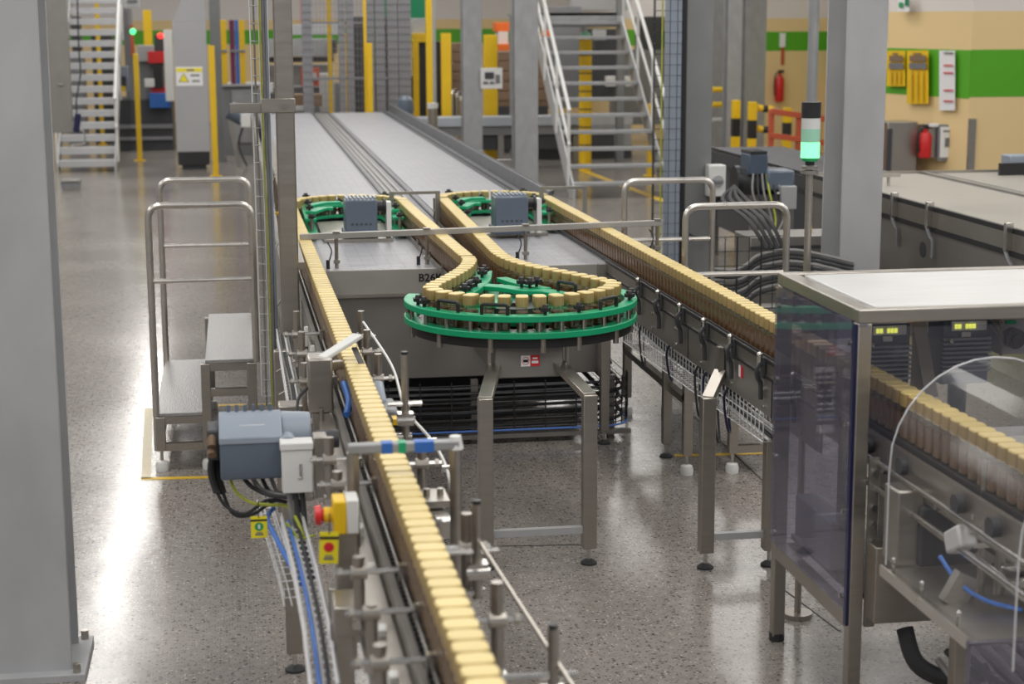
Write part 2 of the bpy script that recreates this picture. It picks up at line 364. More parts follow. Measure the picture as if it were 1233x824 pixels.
def pbox(mb, x0, x1, y0, y1, Y, dep):
    """box whose front face fills the pixel rectangle at depth Y"""
    a = AY(x0, (y0+y1)/2, Y); b = AY(x1, (y0+y1)/2, Y); t = AY((x0+x1)/2, y0, Y); l = AY((x0+x1)/2, y1, Y)
    return mb.box(a.x, b.x, Y, Y+dep, max(l.z, 0.0), t.z)
def B(): return MB()
def dup(root, loc, label=None, group=None, parent=None):
    r = root.copy(); COL.objects.link(r); r.location = loc
    if parent is not None: r.parent = parent
    if label: r['label'] = label
    if group: r['group'] = group
    for ch in list(root.children):
        c = ch.copy(); COL.objects.link(c); c.parent = r
        for g in ch.children:
            d = g.copy(); COL.objects.link(d); d.parent = c
    return r

# ================================================================== STRUCTURE
fl = tag(B().box(-14, 26, -3, 46, -0.1, 0).build('floor', 'floor'), kind='structure')
def line(p, q, w, mt):
    p, q = Vector((p.x, p.y, 0)), Vector((q.x, q.y, 0)); d = (q-p).normalized(); n = Vector((-d.y, d.x, 0))*w/2
    return B().prism([((p-n).x, (p-n).y), ((q-n).x, (q-n).y), ((q+n).x, (q+n).y), ((p+n).x, (p+n).y)], 0.0, 0.0025).build('floor_marking', mt, fl)
line(AZ(170, 577), AZ(300, 574), 0.045, 'linepaint')
line(AZ(176, 577), AZ(179, 492), 0.05, 'linefade')
line(AZ(812, 549), AZ(935, 545.5), 0.045, 'linepaint')
line(AZ(245, 489), AZ(330, 487), 0.05, 'linepaint')
line(AZ(700, 205), AZ(810, 246), 0.12, 'linepaint')
line(AZ(860, 230), AZ(960, 306), 0.10, 'linepaint')
line(AZ(868, 236), AZ(900, 238), 0.10, 'linepaint')
for a, b in ((AZ(560, 659), AZ(720, 656)), (AZ(793, 462), AZ(930, 590)), (AZ(930, 700), AZ(1010, 760))):
    line(a, b, 0.006, 'joint').name = 'floor_joint'

def wall(name, p, q, zmid=2.36, zs=(1.80, 2.13), th=0.2):
    """p -> q in plan; the face towards the camera is the p-q line"""
    p, q = Vector((p[0], p[1], 0)), Vector((q[0], q[1], 0)); d = (q-p).normalized(); n = Vector((-d.y, d.x, 0))*th
    def slab(mb, z0, z1, off=0.0):
        a, b = p-n.normalized()*off, q-n.normalized()*off
        return mb.prism([(a.x, a.y), (b.x, b.y), ((q+n).x, (q+n).y), ((p+n).x, (p+n).y)], z0, z1)
    w = tag(slab(slab(B(), 0, zmid).use(1), zmid, 7.0).build(name, ['cream', 'wallwhite']), kind='structure')
    if zs: slab(B(), zs[0], zs[1], 0.004).build('painted_stripe', 'stripe', w)
    return w
WC0 = AY(862, 50, 30); WC1 = AY(1012, 50, 30); WA0 = AY(1068, 100, 22.0); WA1 = AY(1168, 100, 20.3)
wall('wall_back', (-14, 42), (WC0.x, 42))
wall('wall_corridor', (WC0.x, 42), (WC0.x, 30))
wall('wall_far_right', (WC0.x, 30), (WC1.x, 30))
wall('wall_recess', (WC1.x, 30), (WA0.x, 22.0), 2.42, (1.40, 1.98))
wr1 = wall('wall_right', (WA0.x, 22.0), (WA1.x, 20.3), 2.45, (1.40, 1.985))
wr2 = wall('wall_right_end', (WA1.x, 20.3), (22, 20.3), 2.45, (1.42, 1.99))
wl = tag(B().box(-14.2, -14, -3, 42, 0, 7).build('wall_left', 'wallwhite'), kind='structure')
cg = AY(1168, 180, 20.3)
tag(B().box(cg.x-0.04, cg.x+0.05, 20.26, 20.3, 0, 1.16).build('trim_1', 'steel'), kind='structure')

# ------------------------------------------------------------------ steel columns
def hbeam(label, x0, x1, y0, dep, mt='galv', z1=7.0, tf=0.018, base=True):
    xc = (x0+x1)/2; r = thing('steel_column', label, 'column', (xc, y0+dep/2, 0), 'steel building columns')
    B().box(x0, x1, y0, y0+tf, 0, z1).build('front_flange', mt, r, 0.003)
    B().box(xc-0.008, xc+0.008, y0+tf, y0+dep-tf, 0, z1).build('web', mt, r)
    B().box(x0, x1, y0+dep-tf, y0+dep, 0, z1).build('back_flange', mt, r, 0.003)
    if base:
        B().box(x0-0.05, x1+0.05, y0-0.06, y0+dep+0.06, 0, 0.025).build('base_plate', mt, r)
        for sx in (x0-0.02, x1+0.02):
            for sy in (y0-0.03, y0+dep+0.03):
                B().cyl((sx, sy, 0.025), (sx, sy, 0.06), 0.016, n=6).build('anchor_bolt', 'steel', r)
    return r
c0 = AZ(88, 812)
hbeam('wide weathered grey steel column filling the left edge of the picture', c0.x-0.29, c0.x, c0.y-0.02, 0.30, 'colpaint')
hbeam('grey steel column just right of the tall grey cabinet', AY(253, 50, 30).x, AY(266, 50, 30).x, 30, 0.3, 'colpaint_d')
a, b = AY(557.5, 80, 25.5), AY(580.5, 80, 25.5)
hbeam('galvanised column with a white control sign beside the brown cartons', a.x, b.x, 25.5, 0.26, 'galv')
a, b = AY(620, 100, 20), AY(648, 100, 20)
hbeam('galvanised column at the left foot of the open-tread stairs', a.x, b.x, 20, 0.26, 'galv')
a, b = AY(820, 100, 15), AY(858, 100, 15)
hbeam('dark galvanised column carrying a white switch box and wire tray', a.x, b.x, 15, 0.28, 'colpaint_d')
a, b = AY(1018, 100, 11.3), AY(1067, 100, 11.3)
hbeam('large pale grey column right of the green signal tower', a.x, b.x, 11.3, 0.40, 'colpaint')
for (x0, x1, Y, lb) in ((858, 872, 27.0, 'narrow grey column behind the white switch box'), (876, 893, 24.6, 'bright grey column beside the first striped bollard'), (897, 922, 25.8, 'grey column behind the second striped bollard')):
    hbeam(lb, AY(x0, 80, Y).x, AY(x1, 80, Y).x, Y, 0.24, 'galv', base=False)
pp = AY(979, 60, 16.0); r = thing('ceiling_pipe', 'slim round grey pipe post rising above the signal tower', 'pipe', (pp.x, 16.0, 0))
B().cyl((pp.x, 16, 0), (pp.x, 16, 7), 0.05, n=14).build('pipe', 'galv', r); B().cyl((pp.x, 16, 0), (pp.x, 16, 0.02), 0.1, n=14).build('flange', 'galv', r)

# ================================================================== ACCUMULATION TABLE
ZB = 1.0; ZJ = 1.012; JT = 0.16
YF, YB = 9.72, 26.4
tb = thing('accumulation_table', 'long twin-belt steel accumulation table running away behind the green turning disc', 'conveyor', (1.3, 18, 0))
B().box(0.42, 1.10, YF+0.01, YB, 0.96, ZB).build('belt', 'belt', tb)
B().box(1.42, 2.17, YF+0.01, YB, 0.96, ZB).build('belt', 'belt', tb)
B().box(1.10, 1.42, YF+0.01, YB, 0.93, 0.992).build('center_strip', 'guard', tb)
for x in (1.14, 1.20, 1.245, 1.30, 1.37): B().box(x-0.008, x+0.008, YF+0.02, YB, 0.992, 1.004).build('wear_strip', 'dark' if x in (1.14, 1.37) else 'steel_d', tb)
B().box(2.17, 2.215, YF+0.01, YB, 0.90, 1.004).build('edge_strip', 'dark', tb)
B().box(2.215, 2.27, 12.7, YB, 0.85, 1.02).box(2.27, 2.30, 12.7, YB, 0.80, 1.13).build('side_guard', 'guard', tb)
B().box(2.296, 2.31, 12.7, YB, 1.11, 1.135).build('guard_lip', 'dark', tb)
B().box(0.33, 0.42, 12.6, YB, 0.86, 1.006).build('side_frame', 'steel', tb)
B().box(0.23, 0.27, YF, YB, 0.55, 0.98).build('side_frame', 'steel_d', tb)
B().box(0.46, 2.06, YF-0.005, YF+0.012, 0.865, 1.006).build('front_panel', 'satin_l', tb, 0.003)
B().box(0.44, 2.10, YF+0.02, YF+0.05, 0.37, 0.866).build('lower_panel', 'satin_m', tb, 0.003)
B().box(0.42, 2.10, YF-0.01, YF+0.03, 0.850, 0.866).build('panel_lip', 'steel', tb)
tx = AY(506.5, 336, YF-0.008)
text('lettering', 'B26K', 0.062, (tx.x+0.056, YF-0.0065, tx.z+0.004), 'ink', tb, off=0.0016)
for x in (0.5, 2.25):
    for y in (14.5, 18.5, 22.5, 26):
        l = B().box(x-0.03, x+0.03, y-0.03, y+0.03, 0.07, 0.92).build('leg', 'steel', tb); B().cyl((x, y, 0), (x, y, 0.02), 0.045, n=12).cyl((x, y, 0.02), (x, y, 0.08), 0.01).build('foot', 'rubber', l)
B().box(0.35, 2.15, 9.9, 15.0, 0.38, 0.40).build('shade_pan', 'dark', tb)  # added pan, blocks light so the table's underside goes dark
B().box(0.33, 2.2, YB, YB+0.03, 0.6, 1.0).build('end_panel', 'steel_d', tb)
B().box(0.5, 2.2, 10.0, YB-0.2, 0.80, 0.93).build('belt_frame', 'steel_d', tb)
for x, y in ((2.42, 17.8), (2.52, 16.6)):
    B().box(x-0.09, x+0.09, y, y+0.1, 0.80, 1.05).build('drive_bracket', 'steel_d', tb)

# crossbeam with hanger rods standing on the table's front panel
xb = thing('crossbeam', 'thin steel crossbeam on rods spanning the lanes before the grey gearboxes', 'beam', (1.4, 10, ZB))
p0, p1 = Vector((0.335, 9.83, 1.187)), Vector((2.50, 10.12, 1.187))
B().bar(p0, p1, 0.03, 0.034).build('beam', 'satin_l', xb, 0.003)
for px in (403, 512, 633, 797):
    t = (AY(px, 280, 10).x-p0.x)/(p1.x-p0.x); c = p0.lerp(p1, t)
    B().cyl((c.x, c.y, 0.99 if px < 700 else 0.86), (c.x, c.y, 1.17), 0.011).build('rod', 'steel', xb)
    B().box(c.x-0.02, c.x+0.02, c.y-0.022, c.y+0.022, 1.204, 1.212).box(c.x-0.018, c.x+0.018, c.y-0.02, c.y+0.02, 1.03, 1.05).build('clamp', 'steel', xb)
    B().tube(spline([(c.x-0.05, c.y, 1.15), (c.x-0.03, c.y-0.02, 1.11), (c.x-0.035, c.y-0.02, 1.07), (c.x-0.05, c.y-0.01, 1.03)], 4), 0.004, 6).build('sensor_cable', 'cable', xb)
    B().cyl((c.x-0.05, c.y-0.01, 1.0), (c.x-0.05, c.y-0.01, 1.05), 0.011).build('sensor', 'black', xb)

# support post with clamp bar
PY = 8.62; pxl, pxr = AY(334.5, 220, PY).x, AY(357, 220, PY).x; pzc = AY(345, 127, PY).z
pr = thing('support_post', 'square stainless post rising through the frame beside the left jar lane', 'post', ((pxl+pxr)/2, PY+0.05, 0))
B().box(pxl, pxr, PY, PY+0.092, 0.02, 6.5).build('tube', 'steel', pr, 0.008)
B().box(pxl-0.05, pxr+0.04, PY-0.05, PY+0.14, 0, 0.02).build('base_plate', 'steel', pr)
B().box(pxl-0.07, pxr+0.004, PY-0.014, PY-0.0005, pzc-0.034, pzc+0.034).build('clamp_plate', 'steel', pr, 0.003)
B().box(pxl-0.22, pxl-0.0005, PY+0.01, PY+0.05, pzc-0.035, pzc+0.012).build('clamp_bar', 'steel', pr, 0.003)
B().cyl(((pxl+pxr)/2, PY-0.014, pzc), ((pxl+pxr)/2, PY-0.032, pzc), 0.014, n=6).build('bolt', 'steel_d', pr)
B().box(pxr+0.0005, pxr+0.03, PY+0.03, 9.80, 1.17, 1.205).build('beam_bracket', 'steel', pr)

# ================================================================== JAR PATH
def XL(y): return 0.36+(10-y)*0.0098
def XR(y): return 2.12+(12-y)*0.0105
C1 = (0.745, 11.95); RL1 = 0.37; C2 = (1.76, 12.05); RL2 = 0.36
segs = []
segs.append(('left', [(XL(2.9), 2.9), (XL(11.9), 11.9)]))
segs.append(('loop_a', [(C1[0]+RL1*math.cos(t), C1[1]+RL1*math.sin(t)) for t in [PI-PI*k/24 for k in range(25)]]))
rowB = [(1.112, 11.9), (1.125, 11.0), (1.15, 9.8), (1.172, 8.98)]
tear = [(1.172, 8.98), (1.165, 8.83), (1.10, 8.56), (0.985, 8.26), (0.905, 8.08), (0.868, 7.95), (0.895, 7.85), (0.955, 7.765), (1.04, 7.69), (1.15, 7.64), (1.30, 7.615), (1.45, 7.64), (1.58, 7.71), (1.68, 7.82), (1.728, 7.95), (1.69, 8.08), (1.583, 8.31), (1.49, 8.50), (1.41, 8.70), (1.365, 8.93), (1.355, 9.15)]
rowC = [(1.355, 9.15), (1.365, 9.8), (1.385, 11.0), (1.40, 12.0)]
segs.append(('row_b', rowB))
segs.append(('disc', [(v.x, v.y) for v in spline([(x, y, 0) for x, y in tear], 8)]))
segs.append(('row_c', rowC))
segs.append(('loop_b', [(C2[0]+RL2*math.cos(t), C2[1]+RL2*math.sin(t)) for t in [PI-PI*k/24 for k in range(25)]]))
segs.append(('right', [(XR(12.0), 12.0), (XR(4.3), 4.3)]))
def resample(pts, step):
    out = []; acc = step/2; P = [Vector((x, y, 0)) for x, y in pts]
    for a, b in zip(P, P[1:]):
        L = (b-a).length; d = (b-a)/L if L else Vector((0, 1, 0)); t = acc
        while t < L: out.append((a+d*t, d)); t += step
        acc = t-L
    return out
JARS = []
PITCH = {'left': 0.0672, 'loop_a': 0.074, 'row_b': 0.0672, 'disc': 0.079, 'row_c': 0.0672, 'loop_b': 0.074, 'right': 0.0672}
for nm, pts in segs:
    for p, d in resample(pts, PITCH[nm]): JARS.append((nm, p, math.atan2(d.y, d.x)))
JLAB = {'left': ('gold-lidded coffee jar queuing in the straight left foreground lane', 'jars in the left foreground lane'),
        'loop_a': ('gold-lidded coffee jar rounding the far left green loop', 'jars rounding the left loop'),
        'row_b': ('gold-lidded coffee jar in the inner lane running left of its twin lane', 'jars in the left inner lane'),
        'disc': ('gold-lidded coffee jar riding round the large green turning disc', 'jars on the turning disc'),
        'row_c': ('gold-lidded coffee jar in the inner lane running right of its twin lane', 'jars in the right inner lane'),
        'loop_b': ('gold-lidded coffee jar rounding the far right green loop', 'jars rounding the right loop'),
        'right': ('gold-lidded coffee jar in the straight right lane entering the clear-guarded machine', 'jars in the right lane')}
def jlab(nm, p):
    """label by the landmark next to the jar"""
    def pick(v, tab):
        for lim, t in tab:
            if v < lim: return t
        return tab[-1][1]
    if nm == 'left': return pick(p.y, ((4.5, 'gold-lidded coffee jar in the blurred near end of the left lane before the taped bar'), (4.76, 'gold-lidded coffee jar right under the taped bar of the left lane'), (6.08, 'gold-lidded coffee jar in the left lane between the taped bar and the sensor arm'),
        (6.5, 'gold-lidded coffee jar in the left lane under the pale sensor arm'), (9.8, 'gold-lidded coffee jar in the left lane between the sensor arm and the crossbeam'), (99, 'gold-lidded coffee jar in the left lane beyond the crossbeam')))
    if nm == 'right': return pick(p.y, ((5.03, 'gold-lidded coffee jar under the arched clear tunnel guard'), (6.3, 'gold-lidded coffee jar inside the frame of the guarded machine'), (9.7, 'gold-lidded coffee jar in the right lane beside the dark clamp handles'), (99, 'gold-lidded coffee jar in the right lane along the table edge')))
    if nm == 'disc':
        if p.y < 7.97: return 'gold-lidded coffee jar rounding the front arc of the green turning disc'
        return 'gold-lidded coffee jar in the left slanting row of the turning disc' if p.x < 1.28 else 'gold-lidded coffee jar in the right slanting row of the turning disc'
    return JLAB[nm][0]
def sq(a, b, n, e=4.0):
    out = []
    for k in range(n):
        t = 2*PI*(k+0.5)/n; c, s_ = math.cos(t), math.sin(t)
        out.append((a*math.copysign(abs(c)**(2/e), c), b*math.copysign(abs(s_)**(2/e), s_)))
    return out
def loft(mb, rings, cap0=True, cap1=True):   # rings: (half along, half across, z)
    n = 16; vs = []
    for a, b, z in rings: vs += [(x, y, z) for x, y in sq(a, b, n)]
    fs = [(i*n+k, i*n+(k+1) % n, (i+1)*n+(k+1) % n, (i+1)*n+k) for i in range(len(rings)-1) for k in range(n)]
    if cap0: fs.append(tuple(reversed(range(n))))
    if cap1: fs.append(tuple((len(rings)-1)*n+k for k in range(n)))
    mb.add(vs, fs); return mb
def jar_glass(mb): return loft(mb, [(0.022, 0.030, 0.0), (0.027, 0.036, 0.006), (0.028, 0.037, 0.08), (0.0265, 0.035, 0.10), (0.0235, 0.031, 0.118), (0.0235, 0.031, 0.13)])
def jar_coffee(mb): return loft(mb, [(0.020, 0.028, 0.004), (0.0255, 0.0345, 0.009), (0.0265, 0.0355, 0.08), (0.0258, 0.0345, 0.086)])
def jar_lid(mb, a=0, b=1):
    mb.use(b); loft(mb, [(0.028, 0.0375, 0.113), (0.029, 0.0385, 0.116), (0.029, 0.0385, 0.156)], True, False)
    mb.use(a); loft(mb, [(0.029, 0.0385, 0.156), (0.0272, 0.0365, 0.160)], False, True); return mb
JARS.sort(key=lambda j: (j[1]-Vector((0, 0, 0))).length)
near, far = JARS[:300], JARS[300:]
j0 = jar_glass(B()).build('coffee_jar', 'glass'); l0 = jar_lid(B()).build('lid', ['lid', 'lidside'], j0); k0 = jar_coffee(B()).build('coffee_fill', 'coffee', j0)
for i, (nm, p, a) in enumerate(near):
    o = j0 if i == 0 else j0.copy()
    if i:
        COL.objects.link(o)
        for src in (l0, k0):
            c = src.copy(); COL.objects.link(c); c.parent = o
    o.location = (p.x, p.y, ZJ+0.0005); o.rotation_euler = (0, 0, a+random.uniform(-0.03, 0.03)); lb_ = jlab(nm, p); tag(o, lb_, 'jar', lb_.replace('gold-lidded coffee jar', 'jars'))
fb = B()
for nm, p, a in far:
    for i, fn in enumerate((jar_glass, jar_coffee, jar_lid)):
        t_ = B(); fn(t_) if i < 2 else fn(t_, 2, 3)
        c, s_ = math.cos(a), math.sin(a); b0 = len(fb.v)
        fb.v += [(p.x+x*c-y*s_, p.y+x*s_+y*c, z+ZJ+0.0005) for x, y, z in t_.v]; fb.f += [tuple(b0+q for q in f) for f in t_.f]
        fb.mi += [i]*len(t_.f) if i < 2 else t_.mi
tag(fb.build('coffee_jars', ['glass', 'coffee', 'lid', 'lidside'], origin=(1.3, 12, ZJ)), 'distant gold-lidded coffee jars packed along the far ends of the lanes', 'jars', kind='stuff')
# ================================================================== helpers for fittings
def knob(parent, c, r=0.026, h=0.035, stem=0.03, name='knob'):
    mb = B(); x, y, z = c
    mb.cyl((x, y, z), (x, y, z+stem), 0.008, n=8)
    pts = [(x+r*(1+0.18*math.cos(5*t))*math.cos(t), y+r*(1+0.18*math.cos(5*t))*math.sin(t)) for t in [2*PI*k/20 for k in range(20)]]
    mb.prism(pts, z+stem, z+stem+h*0.55); mb.cyl((x, y, z+stem+h*0.5), (x, y, z+stem+h), r*0.7, r*0.5, n=10)
    return mb.build(name, 'black', parent)
def ipath(pts, r): return fillet(pts, r, 4)

# ================================================================== TURNING DISC
DC = Vector((1.305, 8.06, 0)); RI, RO = 0.492, 0.552
td = thing('turning_disc', 'round green twin-ring jar turning disc on stainless legs in front of the table', 'conveyor', (DC.x, DC.y, 0))
A0, A1 = math.radians(158), math.radians(392)
B().ring(DC.x, DC.y, RI, RO, 1.066, 1.096, A0, A1, 64).build('upper_ring', 'green', td, 0.004)
B().ring(DC.x, DC.y, RI, RO, 0.990, 1.020, A0, A1, 64).build('lower_ring', 'green', td, 0.004)
B().cyl((DC.x, DC.y, 0.945), (DC.x, DC.y, 0.984), 0.525, n=64).build('rotor_plate', 'black', td)
B().band([(v[0], v[1]) for v in segs[3][1]], 0.074, 0.985, ZJ).build('chain', 'chain', td)
def pol(a, r): t = math.radians(a); return DC.x+r*math.cos(t), DC.y+r*math.sin(t)
for a in (172, 190, 207, 222, 236, 249, 261, 270, 281, 293, 306, 318, 331, 345, 2, 18):
    x, y = pol(a, RO-0.018); B().cyl((x, y, 1.018), (x, y, 1.068), 0.0105, n=10).build('spacer', 'steel_b', td)
for a in (184, 216, 246, 272, 291, 318, 350):
    x, y = pol(a, RO-0.03); B().cyl((x, y, 0.925), (x, y, 0.992), 0.0135, n=10).build('standoff', 'steel', td)
for a in (196, 203, 273, 291, 338, 346):
    x, y = pol(a, RO-0.03); knob(td, (x, y, 1.096), 0.022, 0.03, 0.016)
for a in (222, 248, 311):
    t0, t1 = a-6.5, a+6.5; (xa, ya), (xb_, yb_) = pol(t0, RO-0.028), pol(t1, RO-0.028)
    B().tube(ipath([(xa, ya, 1.09), (xa, ya, 1.142), (xb_, yb_, 1.142), (xb_, yb_, 1.09)], 0.012), 0.0085, 8).build('handle', 'black', td)
# inner green island
isl = [(1.235, 8.80), (1.12, 8.42), (1.00, 8.12), (0.955, 7.92), (1.04, 7.79), (1.17, 7.735), (1.32, 7.725), (1.47, 7.755), (1.58, 7.82), (1.63, 7.94), (1.52, 8.16), (1.42, 8.33), (1.31, 8.60)]
B().prism(isl[::-1][::-1], 1.012, 1.032).build('island_plate', 'green', td, 0.003)
B().band(spline([(1.245, 8.86, 0), (1.19, 8.55, 0), (1.12, 8.33, 0), (1.02, 8.05, 0), (1.02, 7.92, 0)], 4) and [(v.x, v.y) for v in spline([(1.245, 8.86, 0), (1.19, 8.55, 0), (1.12, 8.33, 0), (1.02, 8.05, 0), (1.02, 7.92, 0)], 4)], 0.085, 1.088, 1.11).build('island_arm', 'green', td, 0.003)
B().band([(1.17, 8.40), (1.27, 8.33), (1.36, 8.20), (1.45, 8.17), (1.57, 7.95), (1.60, 7.88)], 0.085, 1.085, 1.108).build('island_arm', 'green', td, 0.003)
B().band([(1.30, 8.62), (1.36, 8.42), (1.46, 8.22)], 0.06, 1.087, 1.109).build('island_arm', 'green', td, 0.003)
B().band([(1.02, 7.90), (1.14, 7.85), (1.22, 7.95)], 0.07, 1.086, 1.108).build('island_arm', 'green', td, 0.003)
B().cyl((1.28, 8.06, 1.03), (1.28, 8.06, 1.06), 0.14, n=32).cyl((1.28, 8.06, 1.06), (1.28, 8.06, 1.075), 0.05, n=16).build('hub', 'black', td)
for x, y in ((1.20, 8.48), (1.03, 8.02), (1.15, 8.36), (1.37, 8.19), (1.55, 7.96), (1.28, 8.50), (1.10, 7.87), (1.34, 8.44), (1.45, 8.2)):
    B().cyl((x, y, 1.03), (x, y, 1.09), 0.012, n=10).build('spacer', 'steel', td)
for x, y in ((1.225, 8.72), (1.20, 8.62), (1.08, 8.20), (1.045, 8.11), (1.13, 8.33), (1.38, 8.24), (1.42, 8.28), (1.345, 8.27)):
    knob(td, (x, y, 1.109), 0.024, 0.032, 0.018)
B().tube(ipath([(1.50, 8.13, 1.10), (1.50, 8.13, 1.155), (1.565, 8.03, 1.155), (1.565, 8.03, 1.10)], 0.012), 0.0085, 8).build('handle', 'black', td)
B().tube(ipath([(1.10, 8.27, 1.10), (1.10, 8.27, 1.15), (1.06, 8.17, 1.15), (1.06, 8.17, 1.10)], 0.012), 0.0085, 8).build('handle', 'black', td)
# pedestal and leg frame
B().box(1.115, 1.425, 7.60, 8.35, 0.80, 0.946).build('pedestal', 'satin_m', td, 0.006)
B().box(1.085, 1.098, 7.62, 7.64, 0.82, 0.945).box(1.443, 1.456, 7.62, 7.64, 0.82, 0.945).build('pedestal_bar', 'steel', td)
st = B().box(1.232, 1.274, 7.5975, 7.60, 0.853, 0.903).build('sticker', 'paper', td); s2 = B().box(1.275, 1.317, 7.5975, 7.60, 0.853, 0.903).build('sticker', 'inkr', td)
c = Vector((1.253, 7.5965, 0.878))
B().tube([(c.x+0.016*math.cos(t), c.y, c.z+0.016*math.sin(t)) for t in [2*PI*k/20 for k in range(21)]], 0.0013, 5).build('prohibition_ring', 'inkr', st)
B().box(c.x-0.011, c.x+0.011, c.y-0.0005, c.y+0.001, c.z-0.006, c.z+0.006).build('hand_symbol', 'ink', st)
B().box(1.285, 1.307, 7.596, 7.5975, 0.885, 0.893).box(1.281, 1.311, 7.596, 7.5975, 0.866, 0.878).build('print', 'paper', s2)
def leg(parent, x, y, ztop, w=0.062, foot='rubber', zb=0.075):
    l = B().box(x-w/2, x+w/2, y-w/2, y+w/2, zb, ztop).build('leg', 'steel', parent, 0.004)
    B().cyl((x, y, 0.018), (x, y, zb), 0.009).build('spindle', 'steel_b', l)
    B().lathe((x, y, 0), [(0.037, 0.0), (0.037, 0.008), (0.02, 0.02), (0.012, 0.022)], 16).build('foot', foot, l)
    return l
for x, s in ((1.03, 1), (1.492, -1)):
    leg(td, x, 7.33, 0.775)
    B().bar((x, 7.33, 0.765), (x+s*0.085, 7.62, 0.855), 0.062, 0.03).build('strut', 'steel', td, 0.003)
    B().box(x+s*0.06-0.02, x+s*0.06+0.02, 8.3, 9.72, 0.84, 0.90).build('support_arm', 'steel_d', td)
B().box(1.06, 1.462, 7.313, 7.347, 0.145, 0.175).build('cross_rail', 'galv_l', td)

# ================================================================== GUIDE LOOPS
def gloop(lbl, C, R, cat='jar guide'):
    g = thing('guide_loop', lbl, cat, (C[0], C[1], ZB), 'green guide loops on the table')
    for z in (1.026, 1.098):
        B().ring(C[0], C[1], R-0.135, R-0.05, z, z+0.02, math.radians(-14), math.radians(194), 36).build('curved_guide', 'green', g, 0.003)
    for s in (-1, 1):
        for z, L in ((1.026, 0.85), (1.098, 0.62)):
            x = C[0]+s*(R-0.085); B().box(x-0.036, x+0.036, C[1]-L, C[1]-0.03, z, z+0.02).build('side_guide', 'green', g, 0.003)
        B().band([(C[0]+s*(R-0.09), C[1]-0.45), (C[0]+s*0.19, C[1]-0.22), (C[0]+s*0.12, C[1]-0.22)], 0.07, 1.13, 1.15).build('guide_arm', 'green', g, 0.003)
        B().band([(C[0]+s*(R-0.09), C[1]-0.1), (C[0]+s*0.17, C[1]+0.08), (C[0]+s*0.05, C[1]+0.1)], 0.07, 1.135, 1.155).build('guide_arm', 'green', g, 0.003)
        for y in (-0.7, -0.4, -0.08):
            x = C[0]+s*(R-0.085); B().cyl((x, C[1]+y, 1.045), (x, C[1]+y, 1.135), 0.011).build('spacer', 'steel', g)
            knob(g, (x, C[1]+y, 1.15 if y > -0.5 else 1.118), 0.022, 0.03, 0.012)
    for a in (35, 65, 90, 115, 145):
        t = math.radians(a); x, y = C[0]+(R-0.09)*math.cos(t), C[1]+(R-0.09)*math.sin(t)
        B().cyl((x, y, 1.045), (x, y, 1.10), 0.011).build('spacer', 'steel', g)
    for a in (60, 100, 155):
        t = math.radians(a); x, y = C[0]+(R-0.09)*math.cos(t), C[1]+(R-0.09)*math.sin(t); knob(g, (x, y, 1.118), 0.02, 0.03, 0.012)
    for a in (20, 55, 90, 125, 160):
        t = math.radians(a); x, y = C[0]+(R+0.065)*math.cos(t), C[1]+(R+0.065)*math.sin(t)
        B().cyl((x, y, 1.0), (x, y, 1.15), 0.008).build('outer_post', 'steel', g)
    B().ring(C[0], C[1], R+0.05, R+0.058, 1.05, 1.075, 0, PI, 36).build('outer_rail', 'steel', g)
    for s in (-1, 1): knob(g, (C[0]+s*(R*0.75), C[1]+R*0.66+0.12, 1.15), 0.025, 0.03, 0.01)
    pts = [(C[0]+R*math.cos(t), C[1]+R*math.sin(t)) for t in [PI-PI*k/24 for k in range(25)]]
    B().band(pts, 0.08, 1.001, ZJ).build('chain', 'chain', g)
    B().box(C[0]-0.22, C[0]+0.22, C[1]-0.95, C[1]+0.05, 1.001, 1.022).build('base_plate', 'steel', g)
    return g
gloop('green curved guide loop at the far end of the left lanes', C1, RL1)
gloop('green curved guide loop at the far end of the right lanes', C2, RL2)
def gearbox(lbl, x0, x1, y, z0, z1):
    g = thing('gearbox_unit', lbl, 'gearbox', ((x0+x1)/2, y+0.1, z0), 'grey gearboxes inside the loops')
    B().box(x0, x1, y, y+0.2, z0+0.03, z1).build('housing', 'motor', g, 0.008)
    B().box(x0-0.012, x1+0.008, y-0.008, y+0.21, z0, z0+0.045).build('base', 'servo', g, 0.004)
    n = 8
    for k in range(n):
        x = x0+(x1-x0)*(k+0.5)/n; B().box(x-0.006, x+0.006, y+0.01, y+0.19, z1, z1+0.014).build('fin', 'motor_l', g)
    for k in range(5):
        x = x0+(x1-x0)*(k+1.5)/7; B().cyl((x, y-0.004, z0+0.085), (x, y, z0+0.085), 0.007, n=6).build('bolt', 'dark', g)
    B().cyl((x1, y+0.08, z1-0.05), (x1+0.045, y+0.08, z1-0.05), 0.035, n=14).cyl((x1+0.045, y+0.08, z1-0.05), (x1+0.06, y+0.08, z1-0.05), 0.05, n=14).build('shaft_cover', 'black', g)
    B().box(x1+0.06, x1+0.09, y+0.02, y+0.14, z0, z1-0.02).build('bracket', 'white', g)
gearbox('blue grey finned gearbox inside the left green loop', 0.662, 0.866, 11.0, 1.03, 1.268)
gearbox('blue grey finned gearbox inside the right green loop', 1.620, 1.835, 11.0, 1.03, 1.27)
